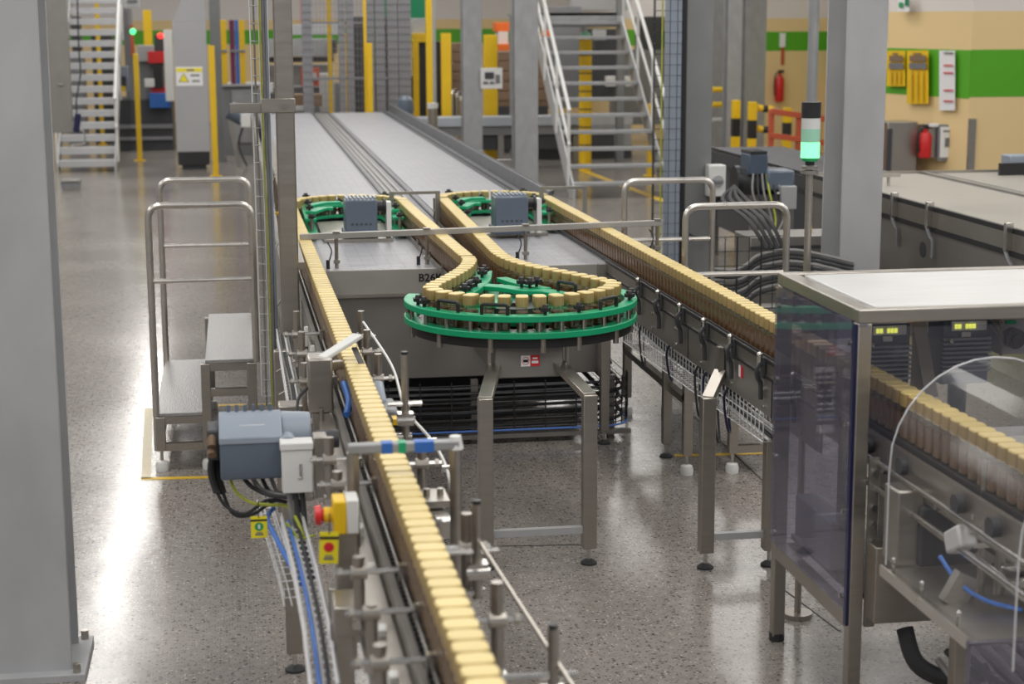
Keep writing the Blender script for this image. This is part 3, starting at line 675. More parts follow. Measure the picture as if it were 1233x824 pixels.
for lb, pa, pb in (('thin steel bridge bracket right of the left gearbox', (472, 272), (527, 240)), ('thin steel bridge bracket right of the right gearbox', (652, 268), (704, 240))):
    a = AZ(pa[0], pa[1], 1.0); b = AY(pb[0], 231, a.y); r = thing('bridge_bracket', lb, 'bracket', (a.x, a.y, 1.02), 'bridge brackets on the table')
    zt = AY(pa[0], 231 if pa[0] < 500 else 225, a.y).z
    B().box(a.x-0.016, a.x+0.016, a.y-0.008, a.y+0.008, 1.001, zt).build('upright', 'steel_d', r)
    B().box(b.x-0.016, b.x+0.016, b.y-0.008, b.y+0.008, 1.001, zt).build('upright', 'steel_d', r)
    B().bar((a.x, a.y, zt-0.01), (b.x, b.y, zt-0.01), 0.02, 0.02).build('top_bar', 'steel_d', r)

# ================================================================== LANE CHAINS ON TABLE (inner rows)
for lb, pts in (('dark slat chain carrying the left inner jar lane', rowB), ('dark slat chain carrying the right inner jar lane', rowC)):
    r = thing('lane_chain', lb, 'conveyor', (pts[0][0], pts[0][1], ZB), 'inner lane chains')
    B().band(pts, 0.074, 0.996, ZJ).build('chain', 'chain', r)
    s = -1 if pts is rowB else 1
    for off in (-0.052, 0.052):
        q = [(x+off, y) for x, y in pts]
        B().band(q, 0.006, 1.0 if True else 0, 1.03).build('guide_strip', 'steel_d', r)
    for k in range(5):
        y = 9.5+k*0.55; xx = pts[0][0]+(pts[-1][0]-pts[0][0])*(y-pts[0][1])/(pts[-1][1]-pts[0][1])
        B().cyl((xx+s*0.06, y, 1.0), (xx+s*0.06, y, 1.06), 0.008).build('pin', 'steel', r)

# ================================================================== LEFT INFEED CONVEYOR
lc = thing('infeed_conveyor', 'narrow stainless jar conveyor running through the left foreground', 'conveyor', (0.40, 7, 0))
def lpts(off, y0, y1): return [(XL(y0)+off, y0), (XL(y1)+off, y1)]
B().band(lpts(0, 2.6, 11.95), 0.082, 0.985, ZJ).build('chain', 'chain', lc)
tm = B()
y = 2.7
while y < 9.4:
    x = XL(y); tm.box(x-0.054, x-0.040, y, y+0.02, 0.985, 1.008); tm.box(x+0.040, x+0.054, y, y+0.02, 0.985, 1.008); y += 0.0336
tag(tm.build('chain_teeth', 'black', lc), kind='stuff')
B().band(lpts(-0.068, 2.6, 11.9), 0.018, 0.84, 1.018).build('side_plate', 'steel_d', lc)
B().band(lpts(0.068, 2.6, 9.66), 0.018, 0.84, 1.010).build('side_plate', 'steel_d', lc)
B().band(lpts(-0.112, 2.6, 7.9), 0.055, 0.955, 0.975).build('side_flange', 'steel', lc)
B().band(lpts(0.105, 2.6, 7.9), 0.05, 0.90, 0.915).build('side_flange', 'steel_d', lc)
B().band(lpts(0, 2.6, 11.9), 0.118, 0.86, 0.88).build('bed_pan', 'steel_d', lc)
for off, z, y1 in ((0.047, 1.055, 9.6), (-0.047, 1.035, 11.9)):
    a, b = lpts(off, 2.6, y1); B().cyl((a[0], a[1], z), (b[0], b[1], z), 0.004, n=8).build('guide_rail', 'steel_d', lc)
# guide brackets
def bracket(parent, y, s, off=0.15, zt=1.14, zb=0.93, rodz=1.10, blk=True):
    x = XL(y)+s*off; p = B().cyl((x, y, zb), (x, y, zt), 0.0145, n=12).build('bracket_post', 'steel', parent)
    B().cyl((x-s*(off-0.045), y, rodz-0.04), (x+s*0.06, y, rodz-0.04), 0.0075, n=8).build('cross_rod', 'steel_b', p)
    B().cyl((x-0.02, y-0.004, rodz-0.04), (x+0.02, y-0.004, rodz-0.04), 0.0175, n=10).cyl((x+s*0.04, y, rodz-0.04), (x+s*0.052, y, rodz-0.04), 0.013, n=8).build('clamp', 'steel', p)
    B().box(x-s*0.11-0.012, x-s*0.11+0.012, y-0.012, y+0.012, rodz-0.07, rodz-0.025).cyl((x, y, zb-0.012), (x, y, zb+0.006), 0.022, n=12).build('rail_block', 'steel_b', p)
    B().cyl((x-0.02, y, zb+0.012), (x+s*-(off-0.075), y, zb+0.012), 0.009, n=8).build('base_rod', 'steel', p)
    return p
for y, off, zt in ((7.45, 0.155, 1.16), (7.0, 0.155, 1.15), (6.45, 0.17, 1.13), (5.25, 0.155, 1.13), (4.95, 0.15, 1.10), (4.12, 0.155, 1.10), (3.82, 0.15, 1.08), (3.5, 0.16, 1.10)):
    bracket(lc, y, -1, off, zt)
for y, off, zt in ((7.35, 0.115, 1.17), (7.0, 0.11, 1.15), (6.45, 0.105, 1.155), (5.15, 0.12, 1.12), (4.28, 0.135, 1.15), (3.72, 0.125, 1.15)):
    bracket(lc, y, 1, off, zt)
for px, y0, y1, Y, rr in ((487, 427, 545, 5.6, 0.0125), (666, 757, 900, 3.6, 0.0125), (574, 607, 720, 4.25, 0.0135)):
    a = AY(px, y0, Y); b = AY(px, y1, Y)
    l = B().cyl((a.x, Y, max(b.z, 0.86)), (a.x, Y, a.z), rr, n=12).build('tall_post', 'steel', lc); B().cyl((a.x, Y, a.z), (a.x, Y, a.z+0.01), rr*0.9, n=12).build('cap', 'black', l)
    zz = (a.z+max(b.z, 0.86))/2-0.02
    B().box(a.x-0.026, a.x+0.026, Y-0.024, Y+0.024, zz-0.05, zz-0.01).cyl((a.x-0.03, Y-0.02, zz-0.03), (a.x+0.03, Y-0.02, zz-0.03), 0.010).build('clamp_block', 'steel_b', l)
    B().cyl((XL(Y)+0.06, Y, zz+0.02), (a.x+0.055, Y, zz+0.02), 0.009, n=8).cyl((XL(Y)+0.06, Y, zz-0.09), (a.x+0.02, Y, zz-0.09), 0.010).build('cross_rod', 'steel_b', l)
# outrigger rod and its clamps on the right
op = spline([(XL(y)+o, y, z) for y, o, z in ((7.3, 0.12, 1.13), (6.6, 0.17, 1.08), (6.1, 0.17, 1.02), (5.55, 0.20, 1.03), (5.3, 0.215, 1.0), (5.15, 0.215, 0.93), (4.9, 0.2, 0.90))], 6)
B().tube(op, 0.0055, 6).build('air_tube', 'white', lc)
op2 = [(XL(y)+o, y, z) for y, o, z in ((4.3, 0.15, 1.10), (3.5, 0.26, 0.97))]
B().tube(op2, 0.006, 6).build('tie_rod', 'steel', lc)
for k in (12, 18, 24, 30):
    c = op[k]; B().obox(c, (0.03, 0.02, 0.02)).build('tube_clip', 'steel_b', lc)
# pneumatic unit on the right of the lane
pu = B(); pu.obox((0.545, 4.85, 0.96), (0.055, 0.15, 0.06), Matrix.Rotation(0.1, 3, 'Z')).build('air_cylinder', 'steel_b', lc, 0.008)
B().box(0.50, 0.58, 4.88, 5.02, 0.995, 1.015).cyl((0.52, 4.95, 1.015), (0.52, 4.95, 1.035), 0.01).cyl((0.56, 4.95, 1.015), (0.56, 4.95, 1.035), 0.01).build('cylinder_mount', 'steel', lc)
B().box(0.47, 0.53, 5.95, 6.15, 1.0, 1.05).build('cylinder_mount', 'midgrey', lc, 0.01)
B().obox((0.475, 6.15, 1.05), (0.05, 0.16, 0.07), Matrix.Rotation(0.3, 3, 'X')).build('scraper_block', 'motor_l', lc, 0.015)
B().box(0.497, 0.513, 5.80, 5.86, 1.03, 1.05).build('yellow_fitting', 'yellow', lc)
# legs of the infeed conveyor
for x, y in ((0.152, 6.24), (0.235, 4.35), (0.60, 4.35), (0.62, 6.1), (0.17, 8.15)):
    if y > 4.6 and x < 0.6: leg(lc, x, y, 0.86, 0.06)
    elif x < 0.6: leg(lc, x, y, 0.86, 0.05)
for y in (4.35, 6.24): B().box(0.10 if y > 5 else 0.2, 0.46, y-0.02, y+0.02, 0.80, 0.855).build('cross_beam', 'steel', lc)
B().box(0.21, 0.285, 4.6, 4.66, 0.62, 0.86).build('hanger_plate', 'steel', lc, 0.004)
B().box(0.20, 0.30, 4.14, 4.28, 0.885, 0.965).build('terminal_box', 'steel', lc, 0.006)
bx_ = B()
for (x, y, z, h) in ((0.305, 4.72, 0.93, 0.16), (0.315, 4.46, 0.88, 0.2), (0.30, 3.92, 0.9, 0.2), (0.30, 3.62, 0.9, 0.2), (0.285, 5.1, 0.9, 0.16)):
    B().obox((x, y, z), (0.022, 0.03, h), Matrix.Rotation(0.25, 3, 'X')).build('guide_plate', 'white', lc, 0.004)
for (x, y, z) in ((0.315, 6.8, 1.04), (0.31, 6.55, 1.02), (0.33, 7.2, 1.03), (0.32, 7.6, 1.04)):
    B().obox((x-0.045, y, z-0.02), (0.016, 0.10, 0.09), Matrix.Rotation(-0.2, 3, 'X')).build('guide_plate', 'white', lc, 0.004)
for k, (pa, pb) in enumerate((((0.27, 4.9, 0.95), (0.29, 4.0, 0.9)), ((0.255, 4.7, 0.88), (0.27, 3.7, 0.86)), ((0.30, 4.6, 0.86), (0.31, 3.6, 0.88)))):
    B().tube(spline([pa, ((pa[0]+pb[0])/2+0.02, (pa[1]+pb[1])/2, (pa[2]+pb[2])/2-0.06), pb], 6), 0.007, 6).build('hose', ('cable', 'cableg', 'white')[k], lc)

# taped bar over the lane
tf = thing('taped_bar', 'low steel arch over the left lane marked with blue and green tape', 'bar', (0.42, 4.62, 0.9))
bt = B().box(0.272, 0.575, 4.60, 4.635, 1.236, 1.262).build('crossbar', 'galv', tf, 0.004)
for x0, x1, mt in ((0.362, 0.392, 'blue'), (0.408, 0.428, 'green'), (0.452, 0.505, 'blue')):
    B().box(x0, x1, 4.5985, 4.6365, 1.2345, 1.2635).build('tape', mt, bt)
B().cyl((0.284, 4.62, 0.93), (0.284, 4.62, 1.236), 0.017, n=12).build('post', 'steel', tf)
B().cyl((0.566, 4.62, 0.86), (0.566, 4.62, 1.245), 0.017, n=12).build('post', 'steel', tf)
B().cyl((0.566, 4.62, 1.236), (0.566, 4.62, 1.272), 0.023, 0.016, n=12).build('end_cap', 'white', tf)

# sensor arm + housing
sa = thing('inspection_sensor', 'grey sensor housing with a pale arm reaching over the left lane', 'sensor', (0.25, 6.2, 0.9))
B().box(0.225, 0.315, 6.16, 6.28, 1.0, 1.20).build('housing', 'steel', sa, 0.008)
B().box(0.24, 0.30, 6.15, 6.17, 0.93, 1.0).cyl((0.27, 6.14, 0.94), (0.27, 6.14, 1.02), 0.008).build('mount', 'steel', sa)
a_ = B().bar((0.275, 6.2, 1.19), (0.418, 6.3, 1.255), 0.05, 0.016).build('arm', 'white', sa, 0.004)
B().bar((0.40, 6.27, 1.215), (0.425, 6.16, 1.16), 0.02, 0.006).build('reflector', 'black', a_)
B().bar((0.275, 6.18, 1.165), (0.35, 6.22, 1.165), 0.03, 0.03).build('arm_bracket', 'steel', sa)
B().tube(spline([(0.35, 6.1, 1.12), (0.36, 6.0, 1.08), (0.345, 5.9, 1.05)], 5), 0.012, 8).build('blue_plug', 'blue', sa)
B().tube(spline([(0.24, 6.2, 1.1), (0.19, 6.15, 1.06), (0.175, 6.05, 1.0), (0.13, 6.0, 0.95), (0.10, 5.9, 0.93)], 6), 0.006, 6).build('cable', 'cable', sa)
B().box(0.12, 0.21, 6.30, 6.40, 0.92, 1.0).build('bracket_box', 'steel', sa, 0.005)

# ------------------------------------------------------------------ drive motor
gm = thing('gear_motor', 'blue grey gear motor with white terminal box hanging left of the infeed lane', 'motor', (0.06, 5.6, 0.93))
prof = [(5.50, 0.94), (5.70, 0.94), (5.72, 0.97), (5.72, 1.08), (5.67, 1.125), (5.57, 1.125), (5.49, 1.08), (5.49, 0.97)]
B().prism_x(prof, -0.085, 0.112).build('housing', 'motor', gm, 0.006)
B().prism_x([(5.486, 1.06), (5.486, 1.083), (5.57, 1.13), (5.67, 1.13), (5.725, 1.083), (5.725, 1.06)][::-1], -0.087, 0.114).build('cooling_cover', 'motor_l', gm, 0.004)
B().cyl((0.112, 5.62, 1.06), (0.21, 5.62, 1.06), 0.075, 0.068, n=20).build('gear_stage', 'motor_l', gm, 0.006)
B().cyl((0.13, 5.53, 1.06), (0.13, 5.46, 1.06), 0.028, n=14).build('plug_cap', 'motor_l', gm)
for k in range(6):
    x = -0.055+k*0.027; B().cyl((x, 5.66, 1.125), (x, 5.66, 1.152), 0.006, n=8).build('fin_peg', 'motor', gm)
B().box(-0.02, 0.06, 5.535, 5.54, 1.095, 1.112).build('rating_plate', 'paper', gm)
B().box(-0.125, -0.085, 5.53, 5.67, 1.0, 1.10).build('connector_block', 'dark', gm, 0.006)
B().cyl((-0.11, 5.55, 1.09), (-0.11, 5.52, 1.05), 0.015).cyl((-0.11, 5.55, 1.04), (-0.11, 5.52, 1.02), 0.015).build('connector', 'wood', gm)
tbx = B().box(0.108, 0.205, 5.40, 5.47, 0.915, 1.062).build('terminal_box', 'white', gm, 0.004)
B().box(0.104, 0.209, 5.396, 5.475, 1.055, 1.08).build('box_lid', 'white', tbx, 0.004)
text('lettering', 'Lenze', 0.022, (0.166, 5.3985, 0.985), 'inkgrey', tbx, (PI/2, -PI/2, 0))
B().box(0.210, 0.255, 5.42, 5.5, 0.89, 1.09).build('mounting_plate', 'steel', gm, 0.004)
B().cyl((0.225, 5.60, 1.04), (0.30, 5.60, 1.04), 0.03, n=14).build('output_shaft', 'dark', gm)
for k, (c, w) in enumerate((((-0.11, 5.6, 1.0), (-0.10, 5.58, 0.88)), ((-0.09, 5.62, 1.0), (-0.08, 5.6, 0.87)))):
    B().tube(spline([c, ((c[0]+w[0])/2-0.012, c[1], (c[2]+w[2])/2), w], 5), 0.012, 8).build('plug', 'black', gm)
    B().tube(spline([w, (w[0]+0.03, w[1], w[2]-0.05-0.02*k), (w[0]+0.09, w[1]-0.02, w[2]-0.07), (w[0]+0.16, w[1]-0.05, w[2]-0.02), (0.12, 5.5, 0.86)], 6), 0.006, 6).build('cable', 'cable', gm)
for k in range(4):
    x = -0.02+0.03*k
    B().tube(spline([(x, 5.56, 0.945), (x+0.03, 5.55, 0.905-0.01*k), (x+0.09, 5.5, 0.885), (0.15, 5.46, 0.88), (0.17, 5.45, 0.84)], 6), 0.0075, 6).build('cable', 'cableg' if k % 2 else 'cable', gm)
B().tube(spline([(-0.06, 5.56, 0.945), (-0.04, 5.55, 0.89), (0.01, 5.53, 0.855), (0.07, 5.51, 0.85), (0.13, 5.48, 0.845), (0.17, 5.3, 0.80)], 6), 0.006, 6).build('earth_cable', 'cabley', gm)
for k in range(3):
    B().tube(spline([(0.13+0.02*k, 5.44, 0.915), (0.135+0.02*k, 5.43, 0.84), (0.15+0.015*k, 5.4, 0.76), (0.17+0.01*k, 5.2, 0.70)], 6), 0.010, 6).build('cable_gland', 'dark' if k else 'cableg', gm)

# ------------------------------------------------------------------ emergency stop + tags
ec = AY(416, 618, 4.50); ex, ez = ec.x, ec.z
es = thing('emergency_stop', 'yellow and grey emergency stop box with red button by the left lane', 'button', (ex, 4.5, 0.9))
B().box(ex-0.035, ex, 4.45, 4.54, ez-0.045, ez+0.045).build('yellow_cover', 'yellow', es, 0.004)
B().box(ex, ex+0.033, 4.45, 4.54, ez-0.045, ez+0.048).build('enclosure', 'white', es, 0.004)
B().cyl((ex-0.035, 4.49, ez), (ex-0.058, 4.49, ez), 0.021, n=16).build('collar', 'yellow', es)
B().cyl((ex-0.058, 4.49, ez), (ex-0.066, 4.49, ez), 0.018, n=16).cyl((ex-0.066, 4.49, ez), (ex-0.082, 4.49, ez), 0.029, 0.024, n=20).build('button', 'redp', es)
B().box(ex-0.03, ex+0.03, 4.47, 4.55, 0.80, ez-0.045).build('bracket', 'steel', es, 0.004)
def tagcard(label, x, y, z, w, h, ink, ang=0.0):
    t = thing('safety_tag', label, 'tag', (x, y, z), 'yellow safety tags')
    B().box(x-w/2, x+w/2, y, y+0.002, z-h/2, z+h/2).build('card', 'tagyel', t)
    B().box(x-w/2, x+w/2, y-0.001, y, z+h*0.27, z+h*0.36).build('header', 'ink', t)
    d = B().cyl((x, y, z+0.02*h), (x, y-0.001, z+0.02*h), w*0.27, n=20).build('symbol', ink, t)
    B().box(x-w*0.07, x+w*0.07, y-0.002, y-0.001, z-h*0.07, z+h*0.12).build('hand_mark', 'white' if ink == 'inkg' else 'inkr', d)
    B().box(x-w*0.25, x+w*0.25, y-0.001, y, z-h*0.38, z-h*0.30).box(x-w*0.2, x+w*0.2, y-0.001, y, z-h*0.27, z-h*0.23).build('print', 'inkgrey', t)
    B().cyl((x, y+0.001, z+h/2-0.006), (x, y+0.001, z+h/2+0.05), 0.002, n=5).build('tie', 'cable', t)
    t.rotation_euler = (0, ang, 0)
t2 = AY(312, 635, 5.45); tagcard('small yellow tag with a green disc hanging from the motor cables', t2.x, 5.45, t2.z, 0.052, 0.072, 'inkg')
t1 = AY(396, 660, 4.42); tagcard('yellow tag with a red disc hanging below the emergency stop', t1.x, 4.42, t1.z, 0.050, 0.086, 'inkr', 0.05)

# ------------------------------------------------------------------ wire cable trays
def wiretray(mb, pts, w, h, r=0.0025, step=0.05, side=Vector((1, 0, 0)), up=Vector((0, 0, 1)), cols=4):
    P = [Vector(p) for p in pts]
    for k in range(cols+1):
        o = side*(-w/2+w*k/cols); mb.tube([p+o for p in P], r, 4, False)
    for s in (-1, 1):
        for hh in ((0.5, 1.0) if h > 0.03 else (1.0,)): mb.tube([p+side*(s*w/2)+up*(h*hh) for p in P], r, 4, False)
    L = 0; 
    for a, b in zip(P, P[1:]):
        d = b-a; n = max(1, int(d.length/step))
        for k in range(n):
            c = a+d*(k/n); mb.tube([c-side*w/2+up*h, c-side*w/2, c+side*w/2, c+side*w/2+up*h], r, 4, False)
    return mb
ct = thing('cable_tray', 'bright wire cable tray with blue cables descending beside the infeed lane', 'cable tray', (0.17, 5, 0.75))
tp = [AZ(352, 632, 0.80), AZ(369, 700, 0.79), AZ(381, 760, 0.78), AZ(392, 840, 0.77)]
tag(wiretray(B(), tp, 0.066, 0.03, 0.005, 0.055, cols=2).build('wire_mesh', 'wire', ct), kind='stuff')
for k, dx in enumerate((-0.012, 0.012)):
    q = [Vector((p.x+dx*(1 if i else 1.2), p.y, p.z+0.012)) for i, p in enumerate(tp)]
    B().tube(spline(q, 6), 0.0055, 6).build('cable', 'cable' if k else 'cableb', ct)
tp2 = [AZ(318, 612, 0.72), AZ(345, 700, 0.70), AZ(352, 730, 0.70)]
tag(wiretray(B(), tp2, 0.045, 0.03, 0.0025, 0.06, cols=2).build('wire_mesh', 'wire', ct), kind='stuff')
B().tube(spline([AZ(330, 612, 0.82), AZ(322, 625, 0.80), AZ(336, 655, 0.79), AZ(362, 703, 0.78)], 6), 0.008, 7).build('cable', 'cableb', ct)
B().tube(spline([AZ(345, 630, 0.82), AZ(360, 648, 0.80), AZ(378, 645, 0.83)], 6), 0.005, 6).build('cable', 'cabley', ct)

vt = thing('vertical_cable_tray', 'tall wire ladder tray with cables climbing beside the stainless post', 'cable tray', (0.13, 8.8, 0.5))
tag(wiretray(B(), [(0.13, 8.8, 0.5), (0.125, 8.8, 2.8)], 0.085, 0.05, 0.0035, 0.085, Vector((1, 0, 0)), Vector((0, 1, 0)), cols=2).build('wire_mesh', 'wire', vt), kind='stuff')
for k, (dx, mt, rr) in enumerate(((0.008, 'cabley', 0.004), (0.022, 'cableg', 0.008), (0.036, 'motor_l', 0.008), (-0.022, 'cableg', 0.005))):
    B().tube(spline([(0.13+dx, 8.79+0.005*k, 0.45), (0.128+dx+0.004, 8.79+0.005*k, 1.2), (0.128+dx-0.004, 8.79+0.005*k, 1.9), (0.125+dx, 8.79+0.005*k, 2.8)], 6), rr, 7).build('cable', mt, vt)
for z in (0.95, 1.25, 1.6, 1.95):
    B().cyl((0.165, 8.8, z), (0.23, 9.1, z+0.04), 0.006, n=6).build('stay', 'steel', vt)
B().tube(spline([(0.18, 8.8, 1.62), (0.19, 8.85, 1.45), (0.20, 8.9, 1.30), (0.21, 8.9, 1.0)], 6), 0.004, 5).build('pull_cord', 'carton', vt); B().ball((0.193, 8.86, 1.43), 0.012).build('cord_ball', 'yellow', vt)
# lower wire trays along the infeed conveyor's left side
lt = thing('side_cable_tray', 'wire cable tray full of grey cables running left of the infeed lane', 'cable tray', (0.2, 8, 0.8))
tag(wiretray(B(), [(0.215, 6.7, 0.84), (0.208, 8.55, 0.84)], 0.085, 0.05, 0.003, 0.06).build('wire_mesh', 'wire', lt), kind='stuff')
for k in range(5):
    B().tube(spline([(0.185+0.015*k, 6.6, 0.85), (0.19+0.012*k, 7.3, 0.856+0.004*(k % 2)), (0.18+0.014*k, 8.0, 0.852), (0.18+0.012*k, 8.56, 0.86)], 5), 0.006, 6).build('cable', ('cableg', 'cable', 'white', 'cableg', 'cable')[k], lt)
for k in range(4):
    y = 6.9+k*0.5; B().bar((0.15, y, 0.80), (0.29, y, 0.88), 0.02, 0.02).build('bracket', 'steel', lt)
# ================================================================== STEP PLATFORMS
def platform(label, xlow, xmid, xhigh, yn, yf, z1, z2, zr, zm, steps=True):
    """xlow: floor side of the steps, xhigh: conveyor side"""
    s = 1 if xhigh > xlow else -1
    r = thing('step_platform', label, 'step platform', ((xlow+xhigh)/2, (yn+yf)/2, 0), 'step platforms by the conveyors')
    for x0, x1, z in ((xlow, xmid, z1), (xmid, xhigh, z2)):
        p = B().box(min(x0, x1), max(x0, x1), yn-0.01, yf+0.01, z-0.02, z).build('step_plate', 'plate', r, 0.003)
        for y in (yn, yf): B().box(min(x0, x1), max(x0, x1), y-0.02, y+0.02, z-0.06, z-0.02).build('step_beam', 'steel', p)
    w = 0.025
    for y in (yn, yf):
        for x, zt in ((xlow+s*w, z1-0.02), (xmid, z2-0.02), (xhigh-s*w, z2-0.02)):
            l = B().box(x-w, x+w, y-w, y+w, 0.11, zt).build('leg', 'steel', r, 0.004)
            B().cyl((x, y, 0.055), (x, y, 0.12), 0.009).build('spindle', 'steel_b', l)
            B().lathe((x, y, 0), [(0.034, 0), (0.036, 0.03), (0.03, 0.05), (0.012, 0.056)], 16).build('foot', 'white', l)
        B().box(min(xlow, xmid), max(xlow, xmid), y-0.02, y+0.02, 0.11, 0.15).build('bottom_rail', 'steel', r)
        B().box(min(xmid, xhigh), max(xmid, xhigh), y-0.02, y+0.02, 0.40, 0.44).build('bottom_rail', 'steel', r)
        xl = xlow+s*0.005; xh = xhigh+s*0.0
        h = B().tube(fillet([(xl, y, 0.11 if steps else 0.3), (xl, y, zr), (xh, y, zr), (xh, y, z2-0.02)], 0.075, 6), 0.0185, 12).build('handrail', 'steel_s', r)
        B().cyl((xl, y, zm), (xh, y, zm), 0.013, n=10).build('mid_rail', 'steel_s', h)
    for x, z in ((xlow+s*w, 0.2), (xhigh-s*w, 0.4)):
        B().box(x-0.02, x+0.02, yn, yf, z-0.02, z+0.02).build('side_rail', 'steel', r)
    return r
platform('two-step stainless platform with double handrails left of the conveyor', -0.478, -0.205, 0.066, 9.32, 10.80, 0.317, 0.600, 1.432, 1.032)
platform('two-step stainless platform with double handrails right of the right jar lane', 2.835, 2.56, 2.285, 8.75, 10.20, 0.317, 0.600, 1.432, 1.075)

# ================================================================== RIGHT DISCHARGE CONVEYOR
rc = thing('discharge_conveyor', 'grey-sided jar conveyor with clamp handles leading into the right machine', 'conveyor', (2.16, 8, 0))
def rpts(off, y0, y1): return [(XR(y0)+off, y0), (XR(y1)+off, y1)]
B().band(rpts(0, 4.3, 12.05), 0.084, 0.985, ZJ).build('chain', 'chain', rc)
B().band(rpts(-0.072, 6.05, 9.70), 0.012, 0.80, 1.012).build('side_plate', 'steel_d', rc)
B().band(rpts(0.072, 6.05, 9.70), 0.012, 0.80, 1.012).build('side_plate', 'steel_d', rc)
B().band(rpts(-0.066, 4.3, 6.05), 0.016, 0.88, 1.0).build('side_plate', 'steel', rc)
B().band(rpts(-0.078, 6.1, 9.70), 0.012, 1.018, 1.034).build('upper_rail', 'black', rc)
B().band(rpts(-0.082, 6.1, 9.70), 0.012, 0.955, 0.966).build('lower_rail', 'black', rc)
B().band(rpts(-0.075, 6.1, 9.70), 0.008, 0.966, 1.018).build('guide_strip', 'steel', rc)
B().band(rpts(-0.05, 6.1, 12.0), 0.006, ZJ, 1.03).build('guide_rail', 'chain', rc)
B().band(rpts(0.05, 4.3, 12.0), 0.006, 1.04, 1.055).build('guide_rail', 'steel_b', rc)
for k in range(9):
    y = 6.3+0.42*k; xx = XR(y)-0.082
    if k in (0, 1, 2, 3, 4, 5, 6):
        c = B().tube(spline([(xx-0.012, y, 1.015), (xx-0.035, y-0.015, 0.995), (xx-0.03, y-0.01, 0.955), (xx-0.014, y, 0.925), (xx-0.012, y, 0.86)], 4), 0.0105, 6).build('clamp_handle', 'dark', rc)
        B().cyl((xx-0.02, y, 1.00), (xx-0.02, y, 1.045), 0.012, n=8).ball((xx-0.02, y, 1.045), 0.014, 8).build('clamp_knob', 'steel_b', c)
        B().box(xx-0.012, xx-0.002, y-0.018, y+0.018, 0.95, 1.035).build('clamp_pad', 'dark', c)
for k in range(8):
    y = 6.25+0.47*k; xx = XR(y)-0.079
    for z in (0.905, 0.83): B().cyl((xx, y, z), (xx-0.008, y, z), 0.008, n=6).build('bolt', 'steel_b', rc)
for y in (6.62, 7.9): B().box(XR(y)-0.081, XR(y)-0.078, y, y+0.004, 0.80, 0.95).build('seam', 'black', rc)
y = 7.02; s3 = B().box(XR(y)-0.081, XR(y)-0.0785, y, y+0.055, 0.885, 0.935).build('sticker', 'inkr', rc); B().box(XR(y)-0.082, XR(y)-0.081, y+0.028, y+0.055, 0.885, 0.935).build('sticker_half', 'paper', s3)
B().box(2.02, 2.09, 9.66, 9.72, 0.36, 1.01).build('end_plate', 'steel_d', rc)
for x, y in ((1.987, 7.18), (2.275, 7.17)): leg(rc, x, y, 0.775)
B().box(2.015, 2.25, 7.160, 7.194, 0.13, 0.16).build('cross_rail', 'galv_l', rc)
B().bar((1.987, 7.18, 0.765), (2.075, 7.30, 0.86), 0.055, 0.03).build('strut', 'steel', rc, 0.003)
B().box(2.06, 2.085, 7.28, 7.33, 0.84, 0.97).build('strut_plate', 'steel', rc)
leg(rc, 2.296, 9.14, 0.80, 0.05); leg(rc, 2.02, 9.5, 0.80, 0.05)
rt = thing('lane_cable_basket', 'wire basket with bundled pale cables hanging under the right conveyor', 'cable tray', (2.2, 8, 0.6))
tag(wiretray(B(), [(2.17, 6.8, 0.66), (2.14, 9.4, 0.62)], 0.10, 0.16, 0.003, 0.055, cols=3).build('wire_mesh', 'wire', rt), kind='stuff')
for k in range(7):
    B().tube(spline([(2.13+0.012*k, 6.75, 0.68+0.01*(k % 3)), (2.12+0.012*k, 7.6, 0.70+0.012*(k % 4)), (2.11+0.012*k, 8.5, 0.72+0.01*(k % 2)), (2.10+0.012*k, 9.5, 0.76)], 6), 0.007, 6).build('cable', ('white', 'cable', 'cableg', 'cable', 'white', 'white', 'cable')[k], rt)
for k in range(6):
    y = (7.25, 7.42, 7.6, 7.75, 8.3, 8.9)[k]; h_ = (0.12, 0.2, 0.24, 0.16, 0.1, 0.14)[k]; B().tube(spline([(2.10, y, 0.80), (2.09, y+0.04, 0.74), (2.10, y+0.02, 0.74-h_), (2.13, y+0.07, 0.70-h_), (2.14, y+0.14, 0.72-h_*0.5), (2.15, y+0.16, 0.76)], 5), 0.006, 5).build('loop_cable', 'cable' if k % 2 else 'navy', rt)
# big dark basket under the accumulation table
bb = thing('cable_basket', 'black wire basket of dark cables under the table bending back at right', 'cable tray', (1.5, 9.8, 0.05))
bp_ = [Vector((0.55, 9.62, 0)), Vector((2.02, 9.62, 0))]+[Vector((2.02+0.2*math.sin(t), 9.82-0.2*math.cos(t), 0)) for t in [PI/2*k/6 for k in range(1, 7)]]+[Vector((2.22, 11.5, 0))]
wm = B()
for z in (0.09, 0.14, 0.19, 0.24, 0.29, 0.34): wm.tube([p+Vector((0, 0, z)) for p in bp_], 0.003, 4, False)
for k in range(9):
    x = 0.62+k*0.18; wm.box(x-0.004, x+0.004, 9.612, 9.62, 0.07, 0.36)
for k in range(1, 7): wm.cyl(bp_[1+k]+Vector((0, 0, 0.07)), bp_[1+k]+Vector((0, 0, 0.36)), 0.004, n=4)
tag(wm.build('wire_mesh', 'wired', bb), kind='stuff')
for k in range(9):
    z = 0.10+0.027*k; ins = 0.03+0.02*(k % 3)
    q = [Vector((0.55, 9.62+ins, z)), Vector((1.2, 9.62+ins, z-0.008)), Vector((2.02, 9.62+ins, z+0.004))]+[Vector((2.02+(0.2-ins)*math.sin(t), 9.82-(0.2-ins)*math.cos(t), z+0.01*t)) for t in [PI/2*j/5 for j in range(1, 6)]]+[Vector((2.22-ins, 11.4, z+0.02))]
    B().tube(q, 0.0095, 6).build('cable', ('cable', 'rubber', 'cable', 'dark', 'cable')[k % 5], bb)
